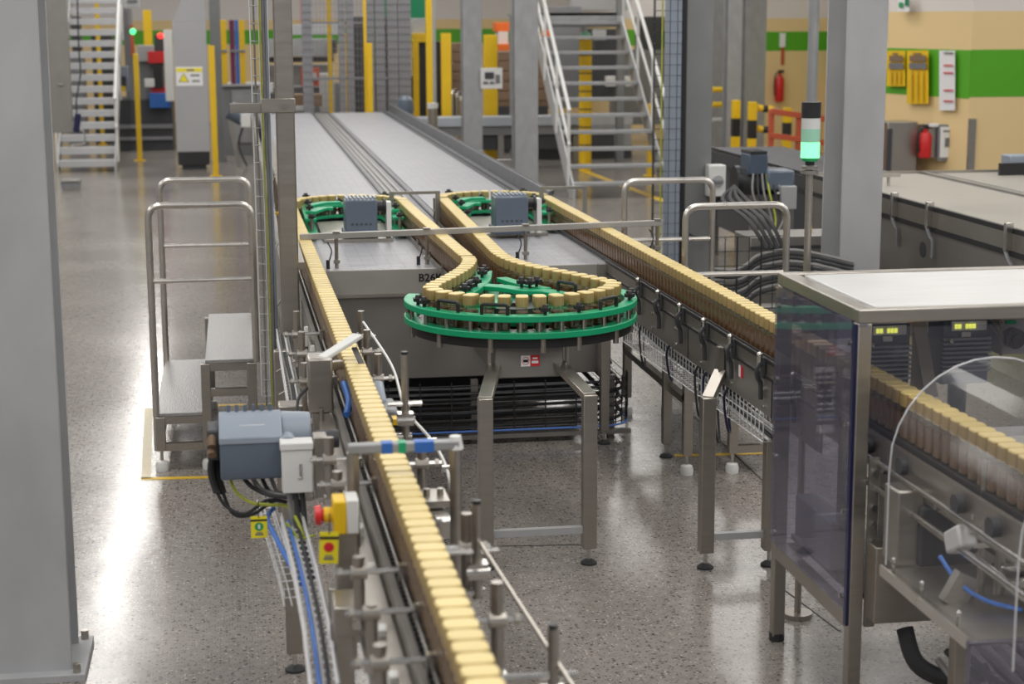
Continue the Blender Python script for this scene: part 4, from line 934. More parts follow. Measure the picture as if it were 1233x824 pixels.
B().tube([p+Vector((0, -0.01, 0.075)) for p in bp_], 0.006, 6).build('cable', 'cableb', bb)
B().box(0.5, 2.2, 9.60, 9.64, 0.03, 0.055).build('basket_rail', 'steel_d', bb)
B().box(0.45, 2.05, 10.5, 10.52, 0.04, 0.37).build('shade_sheet', 'dark', bb)  # dark sheet added to stand in for the shade under the table
for x in (0.5, 1.3, 2.1): B().box(x-0.02, x+0.02, 9.68, 9.72, 0, 0.36).build('basket_leg', 'steel_d', bb)

# ================================================================== RIGHT MACHINE
X0, X1, Y0, Y1, ZT = 2.0, 3.25, 5.40, 6.28, 1.45
mc = thing('guarded_machine', 'stainless-framed filling machine with smoked clear guards at the right edge', 'machine', (2.6, 5.8, 0))
w = 0.048
for x, y in ((X0, Y0), (X0, Y1-w), (X1-w, Y0), (X1-w, Y1-w)):
    B().box(x, x+w, y, y+w, 0.02, ZT-0.0465).build('frame_post', 'steel', mc, 0.004); B().cyl((x+w/2, y+w/2, 0), (x+w/2, y+w/2, 0.03), 0.03).build('foot', 'rubber', mc)
for a in ((X0, X1, Y0, Y0+0.05), (X0, X1, Y1-0.05, Y1), (X0, X0+0.06, Y0+0.0505, Y1-0.0505), (X1-0.06, X1, Y0+0.0505, Y1-0.0505)):
    B().box(a[0], a[1], a[2], a[3], ZT-0.046, ZT).build('top_frame', 'steel', mc, 0.004)
B().box(X0+0.085, X1-0.08, Y0+0.06, Y1-0.06, ZT-0.02, ZT-0.004).build('roof_plate', 'roof', mc, 0.003)
B().box(X0+0.055, X0+0.085, Y0+0.05, Y1-0.05, ZT-0.03, ZT-0.012).build('roof_gutter', 'steel_b', mc)
B().box(X0, X0+w, Y0+w+0.0005, Y1-w-0.0005, 0.34, 0.40).build('lower_frame', 'steel', mc, 0.004)
B().box(X0+w+0.0005, X1-w-0.0005, Y1-w, Y1, 0.34, 0.40).build('lower_frame', 'steel', mc)
B().box(X0-0.008, X0-0.002, Y0+0.03, Y1-0.005, 0.405, 1.40).build('side_guard', 'poly', mc)
B().box(X0-0.010, X0+0.004, Y0+0.006, Y0+0.03, 0.36, 1.40).build('guard_edge', 'navy', mc)
B().box(X0+w, X1-w, Y1-0.02, Y1-0.015, 1.19, 1.385).build('back_guard', 'poly', mc)
B().box(X0+w, X1-w, Y0+0.01, Y0+0.016, 1.0, 1.385).build('front_guard', 'acryl', mc)
for z in (0.45, 0.75, 1.05, 1.33):
    B().cyl((X0-0.016, Y0+0.06, z), (X0-0.002, Y0+0.06, z), 0.009, n=8).cyl((X0-0.016, Y1-0.05, z), (X0-0.002, Y1-0.05, z), 0.009, n=8).build('screw', 'steel_b', mc)
B().box(X0+0.002, X0+0.03, Y0-0.004, Y0+0.004, 1.395, 1.405).build('maker_mark', 'inkgrey', mc)
# inner: base plate, back plate, motor blocks
B().box(X0+0.06, X1-0.06, Y0+0.1, Y1-0.06, 0.42, 0.44).build('base_plate', 'dark', mc)
B().box(2.36, 3.15, 5.62, 6.1, 0.44, 0.86).build('base_cabinet', 'steel_d', mc, 0.006)
B().box(2.05, 2.14, 5.75, 6.15, 0.44, 0.62).build('inner_box', 'galv_l', mc, 0.006)
B().box(2.08, 2.13, 5.70, 5.78, 0.6, 1.0).build('inner_post', 'dark', mc)
B().box(2.30, 2.36, 5.50, 6.22, 0.75, 0.97).build('inner_rail', 'steel_b', mc)
B().cyl((2.33, 4.5, 0.985), (2.33, 6.2, 0.985), 0.014, n=10).cyl((2.44, 4.5, 0.93), (2.44, 6.2, 0.93), 0.016, n=10).cyl((2.52, 4.6, 0.87), (2.52, 6.2, 0.87), 0.018, n=10).build('chrome_rod', 'steel_b', mc)
B().box(2.36, 2.60, 4.45, 5.6, 0.80, 0.855).build('inner_chain', 'black', mc)
for (x0, x1, z0, z1, y) in ((2.252, 2.43, 1.03, 1.285, 6.0), (2.555, 2.74, 1.05, 1.292, 6.0)):
    s_ = B().box(x0, x1, y+0.02, y+0.16, z0, z1).build('servo_motor', 'servo', mc, 0.005)
    for k in range(8):
        z = z0+0.05+k*0.017; B().box(x0, x1, y, y+0.02, z, z+0.008).build('fin', 'motor_l', s_)
    ld = B().box(x0+0.03, x1-0.02, y+0.008, y+0.02, z1-0.038, z1-0.004).build('display', 'paper', s_)
    for k in (0, 1, 3, 4, 5): B().box(x0+0.042+k*0.014, x0+0.052+k*0.014, y+0.004, y+0.008, z1-0.03, z1-0.014).build('status_led', 'ledyel', s_)
    B().box(x0+0.07, x0+0.105, y+0.008, y+0.02, z1-0.062, z1-0.044).build('name_plate', 'paper', s_)
    B().ball((x0+0.025, y+0.0, z1-0.075), 0.011).build('rivet', 'steel_b', s_)
    B().cyl(((x0+x1)/2, y+0.08, z0-0.12), ((x0+x1)/2, y+0.08, z0), 0.035, n=14).build('motor_shaft', 'dark', s_)
B().box(2.77, 2.88, 6.0, 6.1, 1.16, 1.30).build('control_panel', 'greypaint', mc, 0.004)
B().cyl((2.817, 6.0, 1.225), (2.817, 5.96, 1.225), 0.038, n=24).cyl((2.817, 5.96, 1.225), (2.817, 5.945, 1.225), 0.02, n=16).build('rotary_knob', 'black', mc)
B().box(2.79, 2.83, 5.992, 6.0, 1.275, 1.288).build('label_strip', 'green', mc)
for k in range(3): B().tube(spline([(2.745, 6.02, 1.32-0.03*k), (2.765, 5.98, 1.28-0.03*k), (2.775, 5.99, 1.22-0.03*k)], 5), 0.007, 6).build('cable', 'cableg', mc)
B().prism_x([(5.95, 1.02), (6.1, 1.02), (6.1, 1.3), (6.08, 1.24)], 2.47, 2.52).build('bracket_plate', 'steel', mc)
B().box(2.16, 2.30, 6.05, 6.2, 1.02, 1.03).build('mount_shelf', 'steel', mc)
# column of screws right of the corner post
B().box(2.05, 2.085, 5.385, 5.40, 0.36, 0.95).build('hinge_strip', 'steel_d', mc)
for z in (0.44, 0.66, 0.72, 0.78, 0.9): B().cyl((2.068, 5.372, z), (2.068, 5.385, z), 0.011, n=10).build('screw', 'steel_b', mc)
B().box(2.05, 2.36, 5.30, 5.39, 0.40, 0.665).build('front_box', 'steel', mc, 0.004)
B().box(2.20, 2.255, 4.98, 5.03, 0.0, 0.665).build('front_leg', 'steel', mc, 0.004)
B().box(2.60, 2.66, 4.98, 5.03, 0.0, 0.665).build('front_leg', 'steel', mc, 0.004)
# tray and tunnel guard in front
ty0 = 4.36
B().box(1.965, 2.62, ty0, 5.03, 0.672, 0.684).build('drip_tray', 'steel', mc, 0.003)
B().box(1.958, 1.966, ty0, 5.03, 0.665, 0.70).build('tray_lip', 'steel_s', mc)
B().box(1.958, 2.62, ty0-0.006, ty0, 0.50, 0.69).build('tray_apron', 'poly', mc)
for y in (4.98, 4.75, 4.48): B().cyl((1.985, y, 0.684), (1.985, y, 0.725), 0.006).ball((1.985, y, 0.728), 0.009).build('tray_pin', 'steel_b', mc)
arc = [(1.975, 0.70), (1.975, 1.0)]+[(2.305-0.33*math.cos(t), 1.02+0.335*math.sin(t)) for t in [PI*k/16 for k in range(1, 16)]]+[(2.635, 1.0), (2.635, 0.70)]
tn = B()
for i in range(len(arc)-1):
    a, b = arc[i], arc[i+1]; tn.add([(a[0], 4.10, a[1]), (b[0], 4.10, b[1]), (b[0], 5.02, b[1]), (a[0], 5.02, a[1])], [(0, 1, 2, 3)])
tn.build('tunnel_guard', 'acryl', mc)
for y in (4.10, 5.02): B().tube([(a[0], y, a[1]) for a in arc], 0.003, 5).build('guard_rim', 'acryl_edge', mc)
# pneumatics standing on the tray
B().obox((2.10, 4.75, 0.86), (0.06, 0.12, 0.07), Matrix.Rotation(-0.5, 3, 'X')).build('air_cylinder', 'white', mc, 0.01)
B().cyl((2.12, 4.70, 0.82), (2.19, 4.62, 0.76), 0.014, n=12).build('piston', 'steel_b', mc)
B().box(2.12, 2.22, 4.70, 4.80, 0.845, 0.86).build('clevis_plate', 'steel_b', mc)
B().obox((2.08, 4.70, 0.72), (0.07, 0.04, 0.10), Matrix.Rotation(0.5, 3, 'Y')).build('cylinder_foot', 'steel', mc)
for x, y, zt, rr in ((2.165, 4.74, 1.10, 0.011), (2.225, 4.74, 0.955, 0.016)): B().cyl((x, y, 0.684), (x, y, zt), rr, n=12).build('upright_rod', 'steel', mc)
B().cyl((2.12, 4.72, 0.935), (2.40, 4.72, 0.945), 0.009, n=10).build('horizontal_rod', 'steel_b', mc)
B().bar((2.19, 4.62, 0.755), (2.34, 4.60, 0.775), 0.03, 0.025).bar((2.21, 4.70, 0.78), (2.33, 4.64, 0.80), 0.04, 0.02).build('link_arm', 'steel_b', mc, 0.005)
B().box(2.26, 2.30, 4.55, 4.60, 0.75, 0.87).build('white_bracket', 'white', mc, 0.01)
B().tube(spline([(2.05, 4.78, 0.80), (2.08, 4.70, 0.74), (2.13, 4.62, 0.71), (2.21, 4.55, 0.70)], 6), 0.007, 8).build('blue_tube', 'cableb', mc)
B().tube(spline([(2.18, 4.6, 0.75), (2.24, 4.52, 0.715), (2.29, 4.46, 0.70)], 6), 0.006, 8).build('grey_tube', 'cableg', mc)
B().tube(fillet([(2.29, 4.46, 0.69), (2.30, 4.46, 0.92), (2.38, 4.46, 0.95)], 0.04), 0.006, 8).build('bent_rod', 'steel_b', mc)
B().cyl((2.42, 4.6, 1.12), (2.50, 4.6, 1.12), 0.09, n=24).cyl((2.40, 4.6, 1.12), (2.42, 4.6, 1.12), 0.05, n=20).build('star_roller', 'steel_b', mc)
B().box(2.36, 2.60, 4.75, 5.3, 0.69, 0.80).build('tray_box', 'steel_d', mc, 0.006)
for z_, r_ in ((0.93, 0.009), (0.84, 0.012)): B().cyl((2.085, 4.1, z_), (2.085, 5.7, z_), r_, n=10).build('chrome_rod', 'steel_b', mc)
B().box(2.10, 2.30, 5.06, 5.36, 0.67, 0.87).build('valve_block', 'dark', mc, 0.01)
B().box(2.03, 2.12, 5.08, 5.20, 0.67, 0.92).build('gear_case', 'steel', mc, 0.008)
for y_ in (4.55, 4.8, 5.25, 5.55): B().cyl((2.095, y_, 0.955), (2.14, y_, 0.955), 0.03, n=16).build('guide_roller', 'dark', mc)
for y_ in (4.7, 4.95, 5.4): B().cyl((2.10, y_, 0.905), (2.118, y_, 0.905), 0.014, n=10).build('screw', 'steel_b', mc)
# cables under the tray
for k in range(9):
    B().tube(spline([(2.26+0.03*k, 5.25, 0.28+0.03*(k % 4)), (2.30+0.03*k, 5.0, 0.22+0.035*(k % 4)), (2.36+0.03*k, 4.7, 0.28+0.03*(k % 3)), (2.45+0.03*k, 4.4, 0.34)], 5), 0.012, 6).build('cable', 'cable' if k % 3 else 'cableg', mc)
B().tube(spline([(2.18, 5.35, 0.36), (2.2, 5.28, 0.26), (2.3, 5.22, 0.22), (2.42, 5.2, 0.25)], 6), 0.03, 8).build('hose', 'rubber', mc)

# ------------------------------------------------------------------ signal tower
sx = AY(975, 200, 6.5).x; stw = thing('signal_tower', 'signal tower with a lit green lens above the guarded machine', 'signal light', (sx, 6.5, 0))
def zz(y): return AY(977, y, 6.5).z
B().cyl((sx, 6.5, 0.02), (sx, 6.5, zz(208)), 0.014, n=14).build('pole', 'steel', stw); B().cyl((sx, 6.5, 0), (sx, 6.5, 0.02), 0.06, n=16).build('pole_base', 'steel', stw)
B().cyl((sx, 6.5, zz(209)), (sx, 6.5, zz(205)), 0.036, n=18).cyl((sx, 6.5, zz(203.5)), (sx, 6.5, zz(200)), 0.032, n=18).build('flange', 'steel_d', stw)
B().cyl((sx, 6.5, zz(205)), (sx, 6.5, zz(180)), 0.013, n=14).build('stem', 'lensclear', stw)
B().lathe((sx, 6.5, zz(199)), [(0.018, 0), (0.018, 0.035), (0.03, 0.045)], 18).build('collar', 'black', stw)
B().cyl((sx, 6.5, zz(194)), (sx, 6.5, zz(186)), 0.030, 0.036, n=24).build('lens_base', 'inkg', stw)
B().cyl((sx, 6.5, zz(190)), (sx, 6.5, zz(171)), 0.0365, n=24).build('green_lens', 'ledgreen', stw)
B().cyl((sx, 6.5, zz(171)), (sx, 6.5, zz(155)), 0.0365, n=24).build('pale_lens', 'lensgreen', stw)
B().cyl((sx, 6.5, zz(155)), (sx, 6.5, zz(142)), 0.0365, n=24).build('clear_lens', 'lensclear', stw)
B().cyl((sx, 6.5, zz(142)), (sx, 6.5, zz(123)), 0.0375, n=24).build('cap', 'black', stw)

# ------------------------------------------------------------------ right packing conveyor bed
rb = thing('packing_conveyor', 'wide tan-belted conveyor with dark edge rails behind the right machine', 'conveyor', (6, 12, 0))
bx0, byf, byn, zb = 4.69, 13.9, 7.2, 1.1
B().box(bx0+0.03, 5.62, byn, byf, zb-0.03, zb).build('belt', 'tabletop', rb); B().box(5.62, 5.80, byn, byf, zb-0.05, zb-0.004).build('center_strip', 'midgrey', rb)
B().box(5.66, 5.70, byn, byf, zb-0.004, zb+0.012).build('guide_strip', 'steel', rb)
B().box(5.80, 8.5, byn, byf, zb-0.03, zb).build('belt', 'tabletop', rb)
B().box(bx0, bx0+0.03, byn, 17.5, zb-0.02, zb+0.012).build('edge_rail', 'black', rb)
B().box(bx0, bx0+0.04, byn, byf, 0.45, zb-0.02).build('side_panel', 'steel_d', rb)
B().box(bx0-0.012, bx0, byn, 17.5, zb-0.16, zb-0.125).build('lower_rail', 'black', rb)
B().box(bx0-0.006, bx0, byn, byf, zb-0.125, zb-0.02).build('guide_panel', 'steel', rb)
B().box(bx0, bx0+0.9, byf, 17.5, 0.35, zb-0.03).build('tail_housing', 'dark', rb)
B().box(bx0+0.05, 8.5, byf, byf+0.03, zb-0.1, zb+0.02).build('end_bar', 'steel', rb)
for y in (9.2, 10.05, 11.3, 11.95, 13.0):
    c = B().box(bx0-0.05, bx0, y-0.02, y+0.02, zb-0.13, zb+0.05).build('rail_clamp', 'steel_b', rb, 0.004); B().tube(spline([(bx0-0.04, y, zb-0.13), (bx0-0.03, y-0.04, zb-0.19), (bx0-0.02, y-0.06, zb-0.22), (bx0-0.02, y-0.06, zb-0.33)], 4), 0.012, 6).build('clamp_arm', 'midgrey', c)
for y in (9.95, 11.45): B().cyl((bx0-0.004, y, zb-0.30), (bx0+0.01, y, zb-0.30), 0.055, n=18).build('vent_disc', 'dark', rb)
B().box(bx0-0.01, bx0, 9.55, 9.72, zb-0.15, zb-0.02).build('name_plate', 'galv', rb)
B().box(bx0-0.03, bx0-0.005, 11.05, 11.2, zb-0.60, zb-0.55).build('yellow_plug', 'yellow', rb)
for x in (bx0+0.1, 8.2):
    for y in (8, 13.5, 17.2 if x < 6 else 13.2): B().box(x-0.04, x+0.04, y-0.04, y+0.04, 0, 0.5).build('leg', 'steel', rb)
p = AY(1070, 215, 12.9); gp = thing('guide_post', 'slim black post with a T-shaped steel clamp at the conveyor corner', 'post', (p.x, 12.9, 0))
B().cyl((p.x, 12.9, 0), (p.x, 12.9, 1.0), 0.022, n=10).build('post', 'black', gp); B().cyl((p.x, 12.9, 1.0), (p.x, 12.9, 1.19), 0.014, n=10).box(p.x-0.06, p.x+0.09, 12.88, 12.92, 1.17, 1.2).build('tee_clamp', 'steel_b', gp)
p = AY(1220, 200, 13.6); q = thing('belt_stop', 'low black stop plate with a grey block on the far belt corner', 'stop', (p.x, 13.6, zb))
B().box(p.x-0.12, p.x+0.6, 13.58, 13.62, zb, zb+0.1).build('plate', 'black', q); B().box(p.x-0.02, p.x+0.2, 13.62, 13.8, zb, zb+0.16).build('block', 'motor_l', q, 0.01)
# drive motor of the packing conveyor
dm = thing('drive_motor', 'dark finned drive motor with looping cables beside the signal tower', 'motor', (4.3, 13.2, 0.7))
c = AY(915, 215, 13.2)
B().cyl((c.x-0.17, 13.2, c.z-0.02), (c.x+0.12, 13.2, c.z-0.02), 0.11, n=20).build('body', 'dark', dm)
B().box(c.x-0.13, c.x+0.02, 13.06, 13.3, c.z+0.04, c.z+0.2).build('terminal_box', 'servo', dm, 0.01)
for k in range(7): B().box(c.x-0.125+k*0.021, c.x-0.118+k*0.021, 13.05, 13.31, c.z+0.2, c.z+0.225).build('fin', 'dark', dm)
B().box(c.x+0.0, c.x+0.22, 13.0, 13.25, c.z-0.08, c.z+0.08).build('gear_case', 'motor', dm, 0.02)
B().cyl((c.x-0.21, 13.2, c.z-0.02), (c.x-0.17, 13.2, c.z-0.02), 0.125, n=20).build('fan_cowl', 'black', dm)
B().box(c.x+0.10, c.x+0.22, 12.94, 13.0, c.z-0.22, c.z-0.04).build('switch_box', 'greypaint', dm, 0.006)
for k in range(6):
    x = c.x-0.1+0.035*k
    B().tube(spline([(x, 13.05, c.z+0.05), (x-0.02+0.01*k, 12.98, c.z-0.1), (x+0.05, 12.95, c.z-0.28), (x+0.12-0.03*k, 12.9, c.z-0.42), (x+0.3-0.07*k, 12.9, c.z-0.6)], 6), 0.009, 6).build('cable', ('cableg', 'cable', 'cableg', 'cabley', 'cable', 'cableg')[k], dm)
B().box(c.x-0.05, c.x+0.25, 13.1, 13.3, 0.0, c.z-0.12).build('motor_stand', 'steel_d', dm)
# cable basket behind the right platform
cb = thing('cable_basket', 'black wire basket of wavy grey cables behind the right handrails', 'cable tray', (3.3, 11.2, 0))
yy = 11.2; xa, xb2 = AY(858, 330, yy).x, AY(945, 330, yy).x; zlo, zhi = AY(900, 372, yy).z, AY(900, 285, yy).z
gm2 = B()
for k in range(7):
    x = xa+(xb2-xa)*k/6; gm2.cyl((x, yy, zlo), (x, yy, zhi), 0.006 if k % 2 == 0 else 0.003, n=4)
for k in range(6): z = zlo+(zhi-zlo)*k/5; gm2.cyl((xa, yy, z), (xb2, yy, z), 0.003, n=4)
tag(gm2.build('wire_mesh', 'wired', cb), kind='stuff')
for k in range(11):
    z = zlo+0.01+0.026*k
    B().tube(spline([(xa, yy+0.05+0.02*(k % 3), z), (xa+0.15, yy+0.05, z-0.01), (xa+0.25, yy+0.06, z+0.02), (xa+0.35, yy+0.05, z+0.09), (xb2+0.1, yy+0.07, z+0.11), (xb2+0.5, yy+0.05, z+0.02)], 5), 0.012, 6).build('cable', ('rubber', 'cableg', 'cable')[k % 3], cb)
for k in range(4): B().tube(spline([(xb2-0.1+0.04*k, yy+0.1, zhi-0.1), (xb2-0.18+0.05*k, yy+0.3, zhi+0.08), (xb2-0.1+0.06*k, yy+1.2, zhi+0.12), (xb2+0.1, yy+1.6, zhi+0.18)], 6), 0.014, 6).build('hose', 'rubber' if k % 2 else 'cable', cb)
B().box(xa-0.02, xb2+0.02, yy+0.03, yy+0.2, 0, zlo).build('basket_stand', 'steel_d', cb)
lcb = thing('low_cabinet', 'long low grey electrical cabinet beside the packing conveyor', 'cabinet', (4.0, 11.5, 0))
a, b = AY(935, 330, 11.9), AY(1005, 330, 11.9)
B().box(a.x-0.2, b.x+0.1, 11.9, 12.3, 0.0, AY(940, 285, 11.9).z).build('body', 'steel_d', lcb, 0.006); B().box(a.x-0.2, b.x+0.1, 11.885, 11.9, AY(940, 300, 11.9).z, AY(940, 296, 11.9).z).build('trim', 'dark', lcb)
n_ = AY(988, 319, 11.88); B().box(n_.x-0.05, n_.x+0.05, 11.878, 11.884, n_.z-0.08, n_.z+0.04).build('notice', 'paper', lcb)
yp = AY(969, 283, 12.2); B().box(yp.x-0.02, yp.x+0.02, 12.1, 12.14, yp.z-0.12, yp.z+0.08).build('yellow_switch', 'yellow', lcb)
# white switch box on the dark column
w_ = AY(861, 217, 14.95); sb = thing('switch_box', 'white isolator switch box mounted on the dark galvanised column', 'switch', (w_.x, 14.9, w_.z))
B().box(w_.x-0.08, w_.x+0.075, 14.86, 15.0, w_.z-0.14, w_.z+0.14).build('enclosure', 'white', sb, 0.012)
B().cyl((w_.x, 14.86, w_.z), (w_.x, 14.84, w_.z), 0.05, n=20).build('dial', 'greypaint', sb); B().box(w_.x-0.04, w_.x+0.04, 14.82, 14.84, w_.z-0.01, w_.z+0.01).build('handle', 'midgrey', sb)
B().cyl((w_.x+0.01, 14.92, w_.z-0.14), (w_.x+0.01, 14.92, w_.z-0.18), 0.035, n=12).build('gland', 'black', sb)
B().tube(spline([(w_.x+0.01, 14.92, w_.z-0.17), (w_.x-0.02, 14.88, w_.z-0.45), (w_.x-0.15, 14.85, w_.z-0.5), (w_.x-0.3, 14.85, w_.z-0.4), (w_.x-0.34, 14.85, w_.z)], 6), 0.01, 6).build('cable', 'cable', sb)
# wire tray climbing that column
ax, bx2 = AY(803, 150, 14.6).x, AY(822, 150, 14.6).x
wt = thing('vertical_cable_tray', 'blue grey conduit and wire tray climbing beside the dark galvanised column', 'cable tray', ((ax+bx2)/2, 14.6, 0.3))
tag(wiretray(B(), [((ax+bx2)/2-0.05, 14.6, 0.1), ((ax+bx2)/2-0.05, 14.6, 2.9)], bx2-ax+0.12, 0.06, 0.003, 0.09, Vector((1, 0, 0)), Vector((0, 1, 0))).build('wire_mesh', 'wired', wt), kind='stuff')
B().box(ax, bx2-0.01, 14.62, 14.72, 0.0, 3.2).build('conduit', 'motor_l', wt, 0.01)
for k, mt in enumerate(('cable', 'cable')): B().cyl((bx2+0.005+0.028*k, 14.66, 0), (bx2+0.005+0.028*k, 14.66, 3.2), 0.013, n=8).build('cable', mt, wt)
B().cyl((ax-0.05, 14.6, 0.3), (ax-0.05, 14.6, 3.2), 0.006, n=6).build('earth_cable', 'cabley', wt)
# ================================================================== BACKGROUND
def bgt(name, label, cat, parts, group=None):
    f = parts[0]; c = AY((f[1]+f[2])/2, f[4], f[5]); r = thing(name, label, cat, (c.x, f[5], 0), group)
    for p in parts:
        pbox(B(), *p[1:7]).build(p[0], p[7], r, 0.006)
    return r
def stairs(label, xl, xr, y0, n, rise, run, tread_mat, th, str_mat, rail_mat, closed=False, stripe=False, group='steel stairs', rails=True, dep=0.24):
    r = thing('stairs', label, 'stairs', ((xl+xr)/2, y0, 0), group)
    src = None
    for k in range(n):
        z = rise*(k+1); y = y0+run*k
        if src is None: src = B().box(xl, xr, y, y+dep, z-th, z).build('tread', tread_mat, r, 0.004)
        else: inst(src, (0, run*k, rise*k))
    L = (n-1)*run; Hh = rise*n
    for x, s in ((xl, -1), (xr, 1)):
        B().prism_x([(y0-0.05, 0), (y0+0.28, 0), (y0+L+0.3, Hh-0.1), (y0+L+0.3, Hh+0.08), (y0+L, Hh+0.08), (y0-0.05, 0.14)], min(x, x+s*0.02), max(x, x+s*0.02)).build('stringer', str_mat, r)
        if rails:
            hr = B().tube([(x+s*0.04, y0+0.15, rise+0.95), (x+s*0.04, y0+L, Hh+0.95), (x+s*0.04, y0+L+0.9, Hh+0.95)], 0.026, 10).build('handrail', rail_mat, r)
            B().tube([(x+s*0.04, y0+0.15, rise+0.5), (x+s*0.04, y0+L, Hh+0.5)], 0.02, 8).build('mid_rail', rail_mat, hr)
            for t in (0.02, 0.33, 0.66, 1.0):
                y = y0+0.15+t*(L-0.15); z = rise+t*(Hh-rise); B().cyl((x+s*0.04, y, z-0.1), (x+s*0.04, y, z+0.95), 0.022, n=8).build('baluster', rail_mat, hr)
    return r
a, b = AZ(72, 207), AZ(139, 206)
s1 = stairs('pale grey steel stairs with closed deep treads behind the left column', a.x, b.x, 28.5, 17, 0.185, 0.26, 'galv_l', 0.105, 'galv_l', 'white', dep=0.27)
a, b = AZ(692, 240), AZ(800, 236)
s2_ = stairs('open-tread galvanised stairs with double pale handrails in the centre background', a.x, b.x, 22.9, 11, 0.212, 0.30, 'galv', 0.045, 'galv_l', 'white')
yT = 22.9+11*0.30
B().box(a.x, b.x, yT, yT+0.06, 2.25, 2.46).box(a.x, b.x, yT, yT+2.5, 2.42, 2.46).build('landing', 'galv', s2_)
for x in (a.x+0.05, b.x-0.05): B().box(x-0.05, x+0.05, yT+2.2, yT+2.3, 0, 2.42).build('landing_post', 'galv', s2_)

# left area
pn = bgt('door_panel', 'tall brown grey steel panel between the left column and the stairs', 'panel', [('panel', 58, 84, -10, 160, 26.5, 0.1, 'steel_d'), ('handle', 70, 76, 101, 103, 26.45, 0.05, 'steel')])
pc = thing('tool_hanger', 'thin cable with a dark blue bundle hanging before the left stairs', 'cable', (AY(93, 160, 26.3).x, 26.3, 0))
q = [AY(x, y, 26.3) for x, y in ((93, -5), (95, 60), (97, 88), (92, 120), (93, 140))]; B().tube(spline(q, 5), 0.012, 6).build('cable', 'cable', pc)
c = AY(93, 148, 26.3); B().obox((c.x, 26.3, c.z), (0.09, 0.06, 0.28), Matrix.Rotation(0.15, 3, 'Y')).build('bundle', 'navy', pc, 0.02)
q = [AY(x, y, 26.3) for x, y in ((93, 155), (100, 158), (102, 172), (88, 175), (84, 178))]; B().tube(spline(q, 5), 0.012, 6).build('hook', 'steel', pc)
bgt('floor_box', 'small low grey box on the floor near the left stairs', 'box', [('body', 73, 96, 219, 226, 25.5, 0.3, 'midgrey'), ('cover', 73, 96, 217.5, 219.5, 25.48, 0.34, 'steel_d')])
def ypost(label, x0, x1, y0, Y, mt='yellow', dep=0.08, w=None):
    a, b = AY(x0, y0, Y), AY(x1, y0, Y)
    r = thing('safety_post', label, 'post', ((a.x+b.x)/2, Y, 0), 'yellow safety posts')
    B().box(a.x, b.x, Y, Y+dep, 0.015, a.z).build('post', mt, r, 0.006); B().box(a.x-0.05, b.x+0.05, Y-0.04, Y+dep+0.04, 0, 0.015).build('foot_plate', mt, r)
ypost('slim yellow post between the left stairs and the grey cabinet', 160, 166, 65, 30.6)
ypost('slim yellow post against the right side of the grey cabinet', 251, 258, 55, 27.2)
cb_ = thing('control_cabinet', 'tall grey control cabinet with a warning sign and black plinth', 'cabinet', (AY(231, 190, 28.6).x, 28.9, 0))
Yc = 28.6; L = AY(210, 100, Yc).x; R = AY(250, 100, Yc).x; zt = AY(230, 26, Yc).z; zbk = AY(230, 183, Yc).z; zb0 = AY(230, 199, Yc).z
B().box(L, R, Yc, Yc+0.5, zbk, zt).build('body', 'greypaint', cb_, 0.006)
B().prism_y([(L, zt), (R, zt), (R, zt+0.6), (L+0.3, zt+0.6)], Yc, Yc+0.5).build('hood', 'greypaint', cb_)
B().box(L+0.01, R-0.01, Yc+0.01, Yc+0.49, zb0, zbk).build('plinth', 'black', cb_); B().box(L+0.07, R-0.07, Yc+0.06, Yc+0.45, 0, zb0).build('plinth_base', 'dark', cb_)
sg = AY(228, 92, Yc); sgn = B().box(sg.x-0.21, sg.x+0.21, Yc-0.006, Yc, sg.z-0.15, sg.z+0.15).build('warning_sign', 'paper', cb_)
B().box(sg.x-0.20, sg.x+0.20, Yc-0.009, Yc-0.006, sg.z+0.07, sg.z+0.13).build('header', 'tagyel', sgn)
B().box(sg.x-0.04, sg.x+0.08, Yc-0.011, Yc-0.009, sg.z+0.085, sg.z+0.115).build('print', 'inkgrey', sgn)
B().box(sg.x+0.02, sg.x+0.16, Yc-0.008, Yc-0.006, sg.z+0.0, sg.z+0.03).box(sg.x+0.04, sg.x+0.16, Yc-0.008, Yc-0.006, sg.z-0.09, sg.z-0.06).build('print', 'inkgrey', sgn)
B().prism_y([(sg.x-0.16, sg.z-0.08), (sg.x-0.02, sg.z-0.08), (sg.x-0.09, sg.z+0.04)], Yc-0.010, Yc-0.006).build('triangle', 'tagyel', sgn)
B().prism_y([(sg.x-0.175, sg.z-0.09), (sg.x-0.005, sg.z-0.09), (sg.x-0.09, sg.z+0.055)], Yc-0.007, Yc-0.0055).build('triangle_border', 'ink', sgn)

